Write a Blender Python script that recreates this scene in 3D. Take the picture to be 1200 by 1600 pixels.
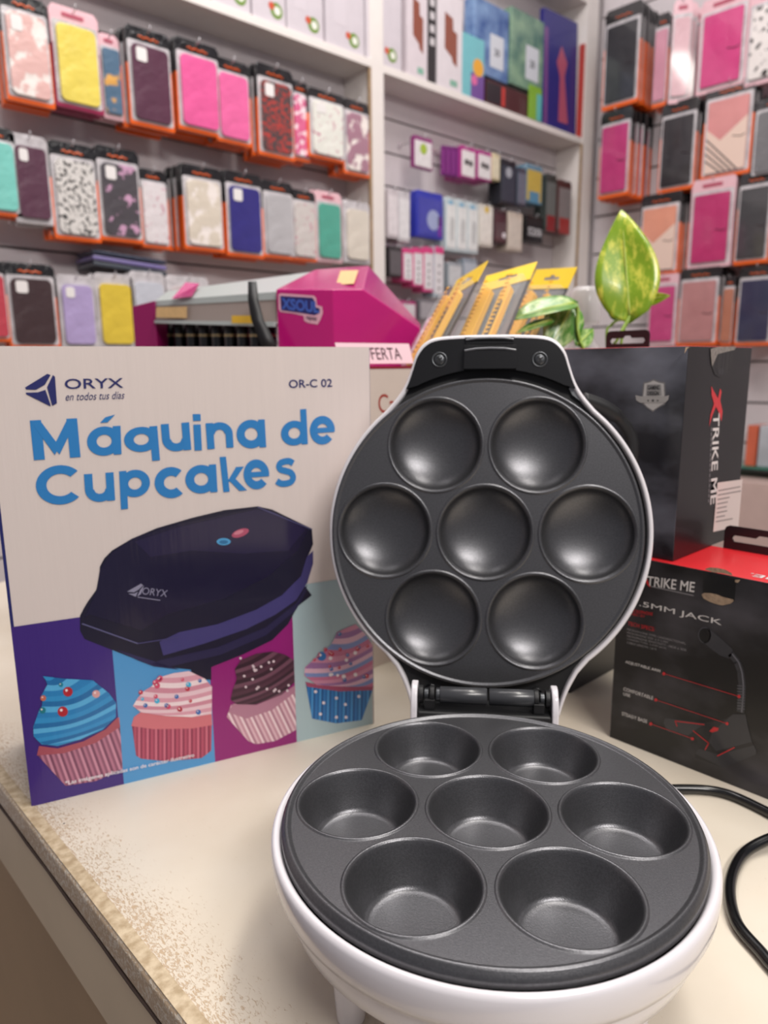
import bpy, bmesh, math, random
import numpy as np
from mathutils import Vector, Matrix
random.seed(7)
for o in list(bpy.data.objects): bpy.data.objects.remove(o)
SC = bpy.context.scene
COL = SC.collection

# ------------------------------------------------------------------ camera
CAM = Vector((0, 0, 0.3108)); FPX = 1142.0
FW = Vector((0.67125, 0.71428, -0.19805)).normalized()
RT = Vector((0.72748, -0.68607, -0.00871)).normalized()
UP = RT.cross(FW)
cd = bpy.data.cameras.new('camera'); camo = bpy.data.objects.new('camera', cd); COL.objects.link(camo)
m = Matrix((RT, UP, -FW)).transposed().to_4x4(); m.translation = CAM; camo.matrix_world = m
cd.sensor_fit = 'HORIZONTAL'; cd.sensor_width = 36; cd.lens = FPX/1200*36
cd.clip_start = 0.01; cd.clip_end = 50
cd.dof.use_dof = True; cd.dof.focus_distance = 0.37; cd.dof.aperture_fstop = 12.5
SC.camera = camo
# ------------------------------------------------------------------ light
SC.view_settings.view_transform = 'Standard'; SC.view_settings.look = 'None'
SC.view_settings.gamma = 1; SC.view_settings.use_curve_mapping = False
SC.view_settings.exposure = 0.0
w = bpy.data.worlds.new('world'); SC.world = w; w.use_nodes = True
w.node_tree.nodes['Background'].inputs[0].default_value = (0.92, 0.90, 1.0, 1)
w.node_tree.nodes['Background'].inputs[1].default_value = 0.22
def area(name, loc, target, sx, sy, power, col=(1, 0.96, 0.9)):
    l = bpy.data.lights.new(name, 'AREA'); l.shape = 'RECTANGLE'; l.size = sx; l.size_y = sy
    l.energy = power; l.color = col
    o = bpy.data.objects.new(name, l); COL.objects.link(o); o.location = loc
    d = Vector(target)-Vector(loc); o.rotation_euler = d.to_track_quat('-Z', 'Y').to_euler()
    return o
area('ceiling_light', (0.75, 0.0, 1.95), (0.45, 0.25, 0), 1.1, 0.22, 19.5, (1, 0.95, 0.88))
area('ceiling_light', (0.0, -1.0, 1.55), (0.35, 0.4, 0.15), 0.9, 0.3, 27, (1, 0.95, 0.91))
area('ceiling_light', (1.25, 1.0, 2.35), (1.6, 1.6, 0.3), 1.5, 0.45, 25, (1, 0.95, 0.93))
area('ceiling_light', (0.4, 0.7, 2.3), (0.8, 1.8, 0.6), 1.2, 0.3, 11, (1, 0.95, 0.93))

# ------------------------------------------------------------------ helpers
def lin(c):
    if isinstance(c, str):
        c = c.lstrip('#'); c = [int(c[i:i+2], 16)/255 for i in (0, 2, 4)]
    return tuple((x/12.92 if x <= 0.04045 else ((x+0.055)/1.055)**2.4) for x in c)
MATS = {}
def mat(name, col, rough=0.5, metal=0.0, coat=0.0, var=0.0, vscale=30, bump=0.0, bscale=200, col2=None, spec=0.5,
        trans=0.0, alpha=1.0, stretch=None):
    if name in MATS: return MATS[name]
    M = bpy.data.materials.new(name); M.use_nodes = True; N = M.node_tree.nodes; L = M.node_tree.links
    b = N['Principled BSDF']; c = lin(col)
    b.inputs['Base Color'].default_value = (*c, 1); b.inputs['Roughness'].default_value = rough
    b.inputs['Metallic'].default_value = metal; b.inputs['Coat Weight'].default_value = coat
    b.inputs['Coat Roughness'].default_value = 0.08; b.inputs['Specular IOR Level'].default_value = spec
    b.inputs['Transmission Weight'].default_value = trans; b.inputs['Alpha'].default_value = alpha
    tc = N.new('ShaderNodeTexCoord'); vec = tc.outputs['Object']
    if stretch:
        mp = N.new('ShaderNodeMapping'); mp.inputs['Scale'].default_value = stretch
        L.new(vec, mp.inputs[0]); vec = mp.outputs[0]
    n = N.new('ShaderNodeTexNoise'); n.inputs['Scale'].default_value = vscale; n.inputs['Detail'].default_value = 4
    L.new(vec, n.inputs['Vector'])
    r = N.new('ShaderNodeValToRGB'); L.new(n.outputs['Fac'], r.inputs['Fac'])
    c2 = lin(col2) if col2 else tuple(x*(1-var) for x in c)
    r.color_ramp.elements[0].position = 0.35; r.color_ramp.elements[1].position = 0.65
    r.color_ramp.elements[0].color = (*c2, 1); r.color_ramp.elements[1].color = (*c, 1)
    L.new(r.outputs[0], b.inputs['Base Color'])
    if bump:
        n2 = N.new('ShaderNodeTexNoise'); n2.inputs['Scale'].default_value = bscale; n2.inputs['Detail'].default_value = 3
        L.new(vec, n2.inputs['Vector'])
        bp = N.new('ShaderNodeBump'); bp.inputs['Strength'].default_value = bump; bp.inputs['Distance'].default_value = 0.001 if bump < 1 else 0.004
        L.new(n2.outputs['Fac'], bp.inputs['Height']); L.new(bp.outputs[0], b.inputs['Normal'])
    MATS[name] = M; return M
def pmat(hexc, gloss=0.35):
    """printed ink of one colour"""
    return mat('ink_'+hexc.lstrip('#')+('' if gloss == 0.35 else str(gloss)), hexc, gloss, coat=0.25, bump=0.25, bscale=55, stretch=(3.2, 3.2, .25))

class MB:
    """collects geometry and links it as ONE mesh object"""
    def __init__(s): s.v = []; s.f = []; s.mi = []; s.sm = []; s.mats = []
    def m(s, M):
        if M not in s.mats: s.mats.append(M)
        return s.mats.index(M)
    def add(s, vs, fs, M, smooth=False, T=None):
        o = len(s.v); k = s.m(M)
        for v in vs:
            v = Vector(v); s.v.append(T @ v if T else v)
        for f in fs: s.f.append([i+o for i in f]); s.mi.append(k); s.sm.append(smooth)
    def box(s, a, b, M, T=None):
        x0, y0, z0 = a; x1, y1, z1 = b
        vs = [(x0,y0,z0),(x1,y0,z0),(x1,y1,z0),(x0,y1,z0),(x0,y0,z1),(x1,y0,z1),(x1,y1,z1),(x0,y1,z1)]
        s.add(vs, [(3,2,1,0),(4,5,6,7),(0,1,5,4),(1,2,6,5),(2,3,7,6),(3,0,4,7)], M, False, T)
    def poly(s, pts, M, T=None):
        """flat polygon, any 3-D points in one plane"""
        from mathutils.geometry import tessellate_polygon
        pts = [Vector(p) for p in pts]
        s.add(pts, [tuple(t) for t in tessellate_polygon([pts])], M, False, T)
    def lathe(s, prof, M, n=48, T=None, smooth=True, caps=False):
        """profile of (r, z); r=0 closes"""
        vs = []; idx = []
        for r, z in prof:
            if r < 1e-7: idx.append([len(vs)]); vs.append((0, 0, z))
            else:
                idx.append(list(range(len(vs), len(vs)+n)))
                vs += [(r*math.cos(2*math.pi*i/n), r*math.sin(2*math.pi*i/n), z) for i in range(n)]
        fs = []
        for A, B in zip(idx, idx[1:]):
            for i in range(n):
                j = (i+1) % n
                if len(A) == 1 and len(B) == 1: continue
                if len(A) == 1: fs.append((A[0], B[j], B[i]))
                elif len(B) == 1: fs.append((A[i], A[j], B[0]))
                else: fs.append((A[i], A[j], B[j], B[i]))
        s.add(vs, fs, M, smooth, T)
    def prism(s, pts2, y0, y1, M, T=None, side=None, smooth=False):
        """polygon in XZ extruded along Y"""
        from mathutils.geometry import tessellate_polygon
        n = len(pts2); A = [Vector((x, y0, z)) for x, z in pts2]; B = [Vector((x, y1, z)) for x, z in pts2]
        tr = [tuple(t) for t in tessellate_polygon([A])]
        s.add(A, tr, M, False, T); s.add(B, [t[::-1] for t in tr], M, False, T)
        s.add(A+B, [(i, (i+1) % n, n+(i+1) % n, n+i) for i in range(n)], side or M, smooth, T)
    def tube(s, path, r, M, n=10, T=None, closed=False):
        P = [Vector(p) for p in path]; k = len(P); vs = []; fs = []
        prev = None
        for i, p in enumerate(P):
            d = (P[(i+1) % k if closed else min(i+1, k-1)]-P[(i-1) % k if closed else max(i-1, 0)]).normalized()
            if prev is None:
                u = d.cross(Vector((0, 0, 1)))
                if u.length < 0.1: u = d.cross(Vector((1, 0, 0)))
            else: u = prev - d*prev.dot(d)
            u.normalize(); prev = u; w_ = d.cross(u)
            rr = r[i] if isinstance(r, (list, tuple)) else r
            vs += [p+u*rr*math.cos(2*math.pi*j/n)+w_*rr*math.sin(2*math.pi*j/n) for j in range(n)]
        for i in range(k if closed else k-1):
            for j in range(n):
                a = i*n+j; b = i*n+(j+1) % n; i2 = (i+1) % k
                fs.append((a, b, i2*n+(j+1) % n, i2*n+j))
        if not closed: fs += [tuple(range(n))[::-1], tuple(range((k-1)*n, k*n))]
        s.add(vs, fs, M, True, T)
    def build(s, name, parent=None, bevel=0, seg=2, T=None, fix=True, autosmooth=False):
        me = bpy.data.meshes.new(name); me.from_pydata([tuple(v) for v in s.v], [], s.f)
        for M in s.mats: me.materials.append(M)
        me.polygons.foreach_set('material_index', s.mi); me.polygons.foreach_set('use_smooth', s.sm)
        if fix:
            bm = bmesh.new(); bm.from_mesh(me)
            bmesh.ops.remove_doubles(bm, verts=bm.verts, dist=1e-6)
            bmesh.ops.recalc_face_normals(bm, faces=bm.faces); bm.to_mesh(me); bm.free()
        o = bpy.data.objects.new(name, me); COL.objects.link(o); o.parent = parent
        if T: o.matrix_local = T
        if bevel:
            b = o.modifiers.new('bevel', 'BEVEL'); b.width = bevel; b.segments = seg; b.limit_method = 'ANGLE'; b.angle_limit = 0.7
            b.harden_normals = False
            for p in me.polygons: p.use_smooth = True
            wn = o.modifiers.new('wn', 'WEIGHTED_NORMAL'); wn.keep_sharp = True
        return o

def tag(o, label=None, cat=None, group=None, kind=None):
    if label: o['label'] = label
    if cat: o['category'] = cat
    if group: o['group'] = group
    if kind: o['kind'] = kind
    return o
def empty(name, loc, rz=0, label=None, cat=None, group=None, M=None):
    o = bpy.data.objects.new(name, None); COL.objects.link(o); o.empty_display_size = 0.02
    if M is not None: o.matrix_world = M
    else: o.location = loc; o.rotation_euler = (0, 0, rz)
    return tag(o, label, cat, group)
def copy_tree(o, parent=None):
    c = o.copy(); COL.objects.link(c); c.parent = parent
    for ch in [x for x in COL.objects if x.parent == o]:
        d = ch.copy(); COL.objects.link(d); d.parent = c
        for g in [x for x in COL.objects if x.parent == ch]:
            e = g.copy(); COL.objects.link(e); e.parent = d
    return c
def catmull(P, k=8):
    P = [Vector(p) for p in P]; Q = [P[0]]+P+[P[-1]]; out = []
    for i in range(1, len(Q)-2):
        a, b, c, d = Q[i-1:i+3]
        for j in range(k):
            t = j/k
            out.append(0.5*((2*b)+(c-a)*t+(2*a-5*b+4*c-d)*t*t+(3*b-a-3*c+d)*t**3))
    return out+[P[-1]]
def ray(px, py): return FW*FPX+RT*(px-600)-UP*(py-800)
def on_y(px, py, Y): d = ray(px, py); return CAM+d*((Y-CAM.y)/d.y)
def on_x(px, py, X): d = ray(px, py); return CAM+d*((X-CAM.x)/d.x)
def on_z(px, py, Z): d = ray(px, py); return CAM+d*((Z-CAM.z)/d.z)
def at(px, py, dep): return CAM+ray(px, py)*(dep/FPX)

class Face:
    """a printed face: origin, right, up, outward normal in the local space of its box; world matrix W of the box"""
    def __init__(s, W, o, r, u, n): s.W = W; s.Wi = W.inverted(); s.o = Vector(o); s.r = Vector(r); s.u = Vector(u); s.n = Vector(n)
    def px(s, x, y):
        O = s.Wi @ CAM; d = s.Wi.to_3x3() @ ray(x, y); t = ((s.o-O).dot(s.n))/d.dot(s.n); p = O+d*t-s.o
        return (p.dot(s.r), p.dot(s.u))
    def pt(s, a, b, lay=1): return s.o+s.r*a+s.u*b+s.n*(0.00012*lay)
    def poly(s, mb, pts, M, lay=1, px=True):
        if px: pts = [s.px(*p) for p in pts]
        mb.poly([s.pt(a, b, lay) for a, b in pts], M)
    def ell(s, mb, c, rx, ry, M, lay=1, rot=0, n=20):
        s.poly(mb, [(c[0]+rx*math.cos(t)*math.cos(rot)-ry*math.sin(t)*math.sin(rot), c[1]+rx*math.cos(t)*math.sin(rot)+ry*math.sin(t)*math.cos(rot)) for t in [2*math.pi*i/n for i in range(n)]], M, lay)
    def line(s, mb, p, q, wd, M, lay=1):
        a = Vector(s.px(*p)); b = Vector(s.px(*q)); d = (b-a); nn = Vector((-d.y, d.x)).normalized()*wd/2
        mb.poly([s.pt(*(a+nn), lay), s.pt(*(b+nn), lay), s.pt(*(b-nn), lay), s.pt(*(a-nn), lay)], M)
    def text(s, mb, txt, BL, BR, TL, M, lay=1, bold=0.0, px=True, shear=0.0, space=1.0):
        vs, fs = text_mesh(txt, bold, shear, space)
        if px: BL, BR, TL = [Vector(s.px(*p)) for p in (BL, BR, TL)]
        else: BL, BR, TL = map(Vector, (BL, BR, TL))
        mb.add([s.pt(*(BL+(BR-BL)*x+(TL-BL)*y), lay) for x, y in vs], fs, M)
_TM = {}
def text_mesh(txt, bold, shear, space=1.0):
    k = (txt, bold, shear, space)
    if k in _TM: return _TM[k]
    c = bpy.data.curves.new('t', 'FONT'); c.body = txt; c.size = 1; c.offset = bold; c.shear = shear; c.space_character = space
    c.resolution_u = 4; c.fill_mode = 'FRONT'
    o = bpy.data.objects.new('t', c); COL.objects.link(o)
    dg = bpy.context.evaluated_depsgraph_get(); me = bpy.data.meshes.new_from_object(o.evaluated_get(dg))
    V = [(v.co.x, v.co.y) for v in me.vertices]; F = [tuple(p.vertices) for p in me.polygons]
    bpy.data.objects.remove(o); bpy.data.meshes.remove(me)
    x0 = min(v[0] for v in V); x1 = max(v[0] for v in V); y0 = min(v[1] for v in V); y1 = max(v[1] for v in V)
    _TM[k] = ([((x-x0)/(x1-x0), (y-y0)/(y1-y0)) for x, y in V], F); return _TM[k]

# ------------------------------------------------------------------ materials
WHITE = mat('white_plastic', '#dedade', 0.22, coat=0.5, var=0.02)
DARK = mat('nonstick_coating', '#67676a', 0.35, metal=0.78, var=0.18, vscale=900, bump=0.10, bscale=1500, spec=0.6)
BLACKP = mat('black_plastic', '#0d0d0f', 0.25, coat=0.3, var=0.1)
BLACKM = mat('matt_black_plastic', '#141416', 0.5, var=0.1)
STEEL = mat('dark_steel', '#5d5f62', 0.35, metal=0.8, var=0.1)
PAINT = mat('white_melamine', '#e6dfda', 0.45, var=0.03)
PAINTB = mat('slat_melamine', '#d8d0d2', 0.5, var=0.03)
GROOVE = mat('slat_groove', '#57504e', 0.7, var=0.1)

# ------------------------------------------------------------------ setting
YF, YB = 1.70, 1.82          # front and back planes of the shelving on the far wall
XR = 2.785                   # face of the slatwall on the right
XL = -0.9
b = MB(); b.box((-3, -2, -0.95), (3.2, 2.2, -0.9), mat('floor_tile', '#8d8178', 0.4, var=0.15, vscale=3)); tag(b.build('floor'), kind='structure')
b = MB(); b.box((-3, YB+0.03, -0.9), (XR+0.25, YB+0.1, 2.7), PAINTB); tag(b.build('wall_back'), kind='structure')
b = MB(); b.box((XR+0.031, -2, -0.9), (XR+0.1, YB+0.03, 2.7), PAINTB); tag(b.build('wall_right'), kind='structure')

# shelving on the far wall
sh = empty('wall_shelving', (0, YF, -0.9), 0, 'white melamine shelving unit with two bays across the far wall', 'shelving')
def part(name, a, bb, M, parent, bev=0.001):
    x = MB(); L = parent.location
    x.box(tuple(Vector(a)-L), tuple(Vector(bb)-L), M); return x.build(name, parent, bev)
part('post', (1.561, YF, -0.9), (1.612, YB, 2.35), PAINT, sh)
part('post', (2.675, YF, -0.9), (2.752, YB, 2.35), PAINT, sh)
part('post', (-0.62, YF, -0.9), (-0.58, YB, 2.35), PAINT, sh)
SZ = 1.167
part('shelf_board', (-0.58, YF-0.004, SZ-0.022), (1.561, YB, SZ), PAINT, sh)
part('shelf_board', (1.612, YF+0.002, SZ-0.022), (2.675, YB, SZ), PAINT, sh)
part('shelf_board', (1.612, YF+0.002, 1.635), (2.675, YB, 1.66), PAINT, sh)
part('shelf_board', (-0.58, YF+0.002, 1.9), (1.561, YB, 1.925), PAINT, sh)
sl = MB(); L = Vector((0, YF, -0.9))
for (xa, xb) in ((-0.58, 1.561), (1.612, 2.675)):
    sl.box((xa, YB-YF+0.006, 0), (xb, YB-YF+0.028, 3.2), GROOVE)
    z = 0.071
    while z < 2.0:
        sl.box((xa, YB-YF, z+0.006), (xb, YB-YF+0.006, z+0.1), PAINTB); z += 0.1
    sl.box((xa, YB-YF, SZ+0.9), (xb, YB-YF+0.006, 3.2), PAINTB)
sl.build('slat_panel', sh)
# wooden edge strips inside the first bay
part('edge_strip', (1.553, YF-0.002, -0.9), (1.561, YF+0.006, SZ-0.022), mat('raw_edge', '#a98d6d', 0.7, var=0.2), sh, 0)
part('edge_strip', (2.668, YF-0.002, -0.9), (2.675, YF+0.006, SZ-0.022), mat('raw_edge', '#a98d6d', 0.7), sh, 0)

# slatwall on the right
rw = empty('slatwall_panel', (XR, 0.6, -0.9), 0, 'white slatwall panel with dark grooves on the right wall', 'slatwall')
sl = MB(); sl.box((0.006, -1.2, 0), (0.03, YF-0.6, 3.3), GROOVE)
z = 0.045
while z < 3.2:
    sl.box((0, -1.2, z+0.008), (0.006, YF-0.6, z+0.145), PAINTB); z += 0.145
sl.build('slat', rw)

# ------------------------------------------------------------------ counter
def table_mat():
    M = bpy.data.materials.new('cream_laminate'); M.use_nodes = True; N = M.node_tree.nodes; L = M.node_tree.links
    B = N['Principled BSDF']; B.inputs['Roughness'].default_value = 0.38; B.inputs['Coat Weight'].default_value = 0.1
    tc = N.new('ShaderNodeTexCoord'); sp = N.new('ShaderNodeSeparateXYZ'); L.new(tc.outputs['Object'], sp.inputs[0])
    big = N.new('ShaderNodeTexNoise'); big.inputs['Scale'].default_value = 9; big.inputs['Detail'].default_value = 5
    L.new(tc.outputs['Object'], big.inputs['Vector'])
    r1 = N.new('ShaderNodeValToRGB'); L.new(big.outputs['Fac'], r1.inputs[0])
    r1.color_ramp.elements[0].position = 0.3; r1.color_ramp.elements[0].color = (*lin('#d3c7b4'), 1)
    r1.color_ramp.elements[1].position = 0.7; r1.color_ramp.elements[1].color = (*lin('#ded5c6'), 1)
    # wear: crackle along the front edge, falling off inwards
    mp = N.new('ShaderNodeMapping'); mp.inputs['Scale'].default_value = (2.4, 1.0, 1); L.new(tc.outputs['Object'], mp.inputs[0])
    fn = N.new('ShaderNodeTexNoise'); fn.inputs['Scale'].default_value = 330; fn.inputs['Detail'].default_value = 5; fn.inputs['Distortion'].default_value = 1.0
    L.new(mp.outputs[0], fn.inputs['Vector'])
    md = N.new('ShaderNodeTexNoise'); md.inputs['Scale'].default_value = 22; md.inputs['Detail'].default_value = 4; L.new(tc.outputs['Object'], md.inputs['Vector'])
    fall = N.new('ShaderNodeMapRange'); fall.inputs['From Min'].default_value = 0.0; fall.inputs['From Max'].default_value = 0.055
    fall.inputs['To Min'].default_value = 0.18; fall.inputs['To Max'].default_value = -0.12
    L.new(sp.outputs['X'], fall.inputs['Value'])
    a1 = N.new('ShaderNodeMath'); a1.operation = 'MULTIPLY_ADD'; L.new(md.outputs['Fac'], a1.inputs[0]); a1.inputs[1].default_value = 0.22; L.new(fall.outputs[0], a1.inputs[2])
    a2 = N.new('ShaderNodeMath'); a2.operation = 'ADD'; L.new(a1.outputs[0], a2.inputs[0]); L.new(fn.outputs['Fac'], a2.inputs[1])
    st = N.new('ShaderNodeMapRange'); st.inputs['From Min'].default_value = 0.68; st.inputs['From Max'].default_value = 0.80; L.new(a2.outputs[0], st.inputs['Value'])
    mix = N.new('ShaderNodeMixRGB'); L.new(st.outputs[0], mix.inputs[0]); L.new(r1.outputs[0], mix.inputs[1]); mix.inputs[2].default_value = (*lin('#bca589'), 1)
    # tiny dark specks
    vo = N.new('ShaderNodeTexVoronoi'); vo.inputs['Scale'].default_value = 34; L.new(tc.outputs['Object'], vo.inputs['Vector'])
    lt = N.new('ShaderNodeMath'); lt.operation = 'LESS_THAN'; L.new(vo.outputs['Distance'], lt.inputs[0]); lt.inputs[1].default_value = 0.025
    mix2 = N.new('ShaderNodeMixRGB'); L.new(lt.outputs[0], mix2.inputs[0]); L.new(mix.outputs[0], mix2.inputs[1]); mix2.inputs[2].default_value = (*lin('#4a4038'), 1)
    L.new(mix2.outputs[0], B.inputs['Base Color'])
    bp = N.new('ShaderNodeBump'); bp.inputs['Strength'].default_value = 0.35; bp.inputs['Distance'].default_value = 0.0006; bp.invert = True
    L.new(st.outputs[0], bp.inputs['Height']); L.new(bp.outputs[0], B.inputs['Normal'])
    return M
TX = 0.131
tb = empty('counter', (TX, -0.6, -0.9), 0, 'cream laminate shop counter with a worn left front edge', 'counter')
x = MB(); x.box((0, 0, 0.878), (1.0, 1.75, 0.9), table_mat()); x.build('countertop', tb, 0.004, 3)
x = MB(); x.box((0.0012, 0.001, 0.8998), (0.0095, 1.749, 0.9003), mat('worn_edge_band', '#cdbb9e', 0.55, col2='#ab9677', vscale=160, bump=.6, bscale=260)); x.build('edge_band', tb, 0.0005)
edge = mat('counter_side_paint', '#d9c7aa', 0.45, var=0.06, vscale=12)
x = MB(); x.box((0.0015, 0.0, 0.815), (0.03, 1.75, 0.8778), edge); x.build('apron', tb, 0.002)
x = MB(); x.box((0.05, 0.02, 0), (0.98, 1.7, 0.8775), mat('counter_body_paint', '#b79c7a', 0.5, var=0.1, vscale=6)); x.build('cabinet_body', tb, 0.002)
x = MB(); x.tube([(0.0008, 0.01+i*0.0217, 0.8772+0.0006*math.sin(i*1.7)) for i in range(81)], 0.0012, mat('edge_joint_brown', '#4f3f38', 0.8, var=0.3), 6); x.build('edge_joint', tb)  # dark brown line along the joint under the countertop edge

# ------------------------------------------------------------------ cupcake maker
CC = Vector((0.27046, 0.21161, 0)); RZ = math.atan2(-0.76510, 0.64391)
cm = empty('cupcake_maker', CC, RZ, 'white open cupcake maker with seven dark non-stick cups, lid raised', 'cupcake maker')
ZP = 0.085
def hexc(r):
    s = math.sqrt(3)/2
    return [(-.5*r, s*r), (.5*r, s*r), (-r, 0), (0, 0), (r, 0), (-.5*r, -s*r), (.5*r, -s*r)]
def plate(R, rh, rc, cup, rim, M):
    """flat disc with seven holes, each hole followed by the cup profile (r, z) below it"""
    from mathutils.geometry import delaunay_2d_cdt
    V = []; E = []
    def ring(cx, cy, r, n):
        o = len(V)
        for i in range(n): V.append(Vector((cx+r*math.cos(2*math.pi*i/n), cy+r*math.sin(2*math.pi*i/n)))); E.append((o+i, o+(i+1) % n))
    ring(0, 0, R, 128)
    for c in hexc(rh): ring(c[0], c[1], rc, 72)
    vo, _, fo = delaunay_2d_cdt(V, E, [], 0, 1e-7)[:3]
    keep = []
    for f in fo:
        g = sum((vo[i] for i in f), Vector((0, 0)))/len(f)
        if g.length < R and all((g-Vector(c)).length > rc*.999 for c in hexc(rh)): keep.append(tuple(f))
    mb = MB(); mb.add([(p.x, p.y, 0) for p in vo], keep, M, False)
    for c in hexc(rh): mb.lathe(cup, M, 72, Matrix.Translation((c[0], c[1], 0)))
    mb.lathe(rim, M, 128)
    return mb
rc = 0.0326
cup = [(rc, 0), (rc-.0004, .0006), (rc-.0012, .0009), (rc-.002, .0006), (rc-.0026, -.0004), (rc-.0032, -.002), (0.0262, -.0105), (0.0228, -.0185), (0.0218, -.0202), (0.0203, -.0209), (0.018, -.0211), (0, -.0211)]
rim = [(0.1005, 0), (0.1012, .0002), (0.102, .0012), (0.1032, .0016), (0.1043, .0010), (0.1048, -.001), (0.1056, -.0016), (0.1058, -.0055), (0.104, -.007), (0.1015, -.007)]
plate(0.1005, 0.0679, rc, cup, rim, DARK).build('lower_plate', cm, T=Matrix.Translation((0, 0, ZP)))
x = MB(); x.lathe([(0.1035, .074), (0.1062, .0790), (0.1082, .0812), (0.1100, .0806), (0.1110, .0785), (0.1113, .074), (0.1106, .067), (0.1088, .0620), (0.1068, .0605), (0.1064, .059), (0.1058, .055), (0.1032, .047), (0.0975, .0395), (0.088, .034), (0.078, .0315), (0.06, .031), (0, .031)], WHITE, 128); x.build('base_shell', cm)
for (lx, ly) in ((-.065, -.049), (.065, -.049), (-.060, .055), (.060, .055)):
    x = MB(); x.lathe([(0, 0), (.0050, 0), (.0066, .0010), (.0071, .003), (.0080, .018), (.0096, .036), (.0100, .046)], WHITE, 32, Matrix.Translation((lx, ly, 0))); x.build('leg', cm)
# hinge
HB, HZ = 0.118, 0.0915
for sx in (-1, 1):
    x = MB(); pts = [(.106, .060), (.129, .060), (.132, .085), (.130, .094), (.125, .0985), (.117, .0985), (.111, .094), (.1075, .084)]
    T = Matrix(((0, 1, 0, sx*0.0465), (1, 0, 0, 0), (0, 0, 1, 0), (0, 0, 0, 1)))
    x.prism(pts, -0.0022, 0.0022, WHITE, T); x.build('hinge_ear', cm, 0.0012, 3)
x = MB(); x.box((-.0440, .1075, .058), (.0440, .130, .0835), BLACKM); x.build('hinge_block', cm, 0.0015)
TX90 = Matrix.Rotation(math.pi/2, 4, 'Y')
x = MB()
for a0, a1 in ((-.0295, .0022), (.0034, .0350)):
    x.lathe([(0, 0), (.0050, 0), (.0056, .0006), (.0056, a1-a0-.0006), (.0050, a1-a0), (0, a1-a0)], mat('hinge_barrel_grey', '#3c3d40', 0.3, coat=0.2), 32, Matrix.Translation((a0, HB, HZ)) @ TX90)
x.build('hinge_barrel', cm)
for sx in (-1, 1):
    x = MB()
    for k, (q, r) in enumerate(((.0305, .0046), (.0345, .0062), (.0385, .0040), (.0420, .0060))):
        x.lathe([(0, 0), (r, 0), (r, .0030), (0, .0030)], BLACKM if k % 2 else STEEL, 20, Matrix.Translation((sx*q-.0015, HB, HZ)) @ TX90)
    x.box((sx*.036-.0035, HB-.007, .0835), (sx*.036+.0035, HB+.004, .0905), BLACKM)
    x.build('hinge_knuckle', cm, 0.0004)
# cord
cp = [(.03, .112, .03), (.06, .135, .012), (.10, .153, .004), (.144, .1634, .0036), (.175, .1616, .0036), (.198, .140, .0036), (.208, .120, .006), (.201, .108, .0095), (.184, .104, .0075), (.164, .0915, .0036), (.147, .063, .0036), (.140, .032, .0036), (.146, .008, .0036), (.150, -.012, .0036), (.142, -.045, .0036), (.16, -.11, .0036), (.22, -.15, .0036)]
x = MB(); x.tube(catmull(cp, 10), 0.0034, BLACKP, 14); x.build('power_cord', cm)

# lid: its own frame (x right, y up the lid, z out of the plate towards the viewer)
U = Vector((0, 0.2006, 0.9797)).normalized(); A_ = Vector((1, 0, 0)); Nn = A_.cross(U)
LC = Vector((0, 0.17788, 0.19076))
ML = Matrix((A_, U, Nn)).transposed().to_4x4(); ML.translation = LC; MS = ML @ Matrix.Translation((.002, 0, 0))
lug = [(0.0, .1437), (.020, .1435), (.0385, .1422), (.0475, .1385), (.0535, .131), (.0568, .121), (.0610, .109), (.0665, .0995), (.0750, .0892)]
circ = [(0.1165*math.cos(t), 0.1165*math.sin(t)) for t in [math.radians(a) for a in np.linspace(47, -51, 40)]]
low = [(.0655, -.100), (.0600, -.1105), (.0560, -.121), (.0520, -.134), (.048, -.137), (0.0, -.137)]
def smooth2(P):
    return [(p.x, p.y) for p in catmull([(a, b, 0) for a, b in P], 4)]
half = smooth2(lug[:-1]+[lug[-1]])+circ[1:]+smooth2(low)
outline = half+[(-a, b) for a, b in half[::-1][1:-1]]
def scaled(k, pts=outline): return [(a*k, b*k) for a, b in pts]
def shell(mb, loops, M, cap=True):
    n = len(loops[0][0]); vs = []; fs = []
    for pts, z in loops: vs += [(a, b, z) for a, b in pts]
    for i in range(len(loops)-1):
        for j in range(n):
            fs.append((i*n+j, i*n+(j+1) % n, (i+1)*n+(j+1) % n, (i+1)*n+j))
    if cap:
        vs.append((0, 0, loops[-1][1]-.0005)); k = len(vs)-1; i = len(loops)-1
        fs += [(i*n+j, i*n+(j+1) % n, k) for j in range(n)]
    mb.add(vs, fs, M, True)
x = MB()
shell(x, [(scaled(.965), -.006), (scaled(.968), -.0008), (scaled(.976), .0008), (scaled(.992), .0004), (scaled(1.0), -.0015), (scaled(1.002), -.008), (scaled(.995), -.016), (scaled(.97), -.025), (scaled(.92), -.032), (scaled(.82), -.0375), (scaled(.6), -.041), (scaled(.3), -.042)], WHITE)
x.build('lid_shell', cm, T=MS)
from mathutils.geometry import delaunay_2d_cdt as cdt
def ring_fill(outer, r, z, M):
    V = [Vector(p) for p in outer]; n = len(V); E = [(i, (i+1) % n) for i in range(n)]
    for i in range(96): V.append(Vector((r*math.cos(i*math.pi/48), r*math.sin(i*math.pi/48)))); E.append((n+i, n+(i+1) % 96))
    vo, _, fo = cdt(V, E, [], 1, 1e-7)[:3]; x = MB()
    x.add([(p.x, p.y, z) for p in vo], [tuple(f) for f in fo if (sum((vo[i] for i in f), Vector((0, 0)))/len(f)).length > r*.9995], M); return x
ring_fill(scaled(.970), .1075, -.0045, BLACKM).build('lid_liner', cm, T=MS)
rl = 0.0355
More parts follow.
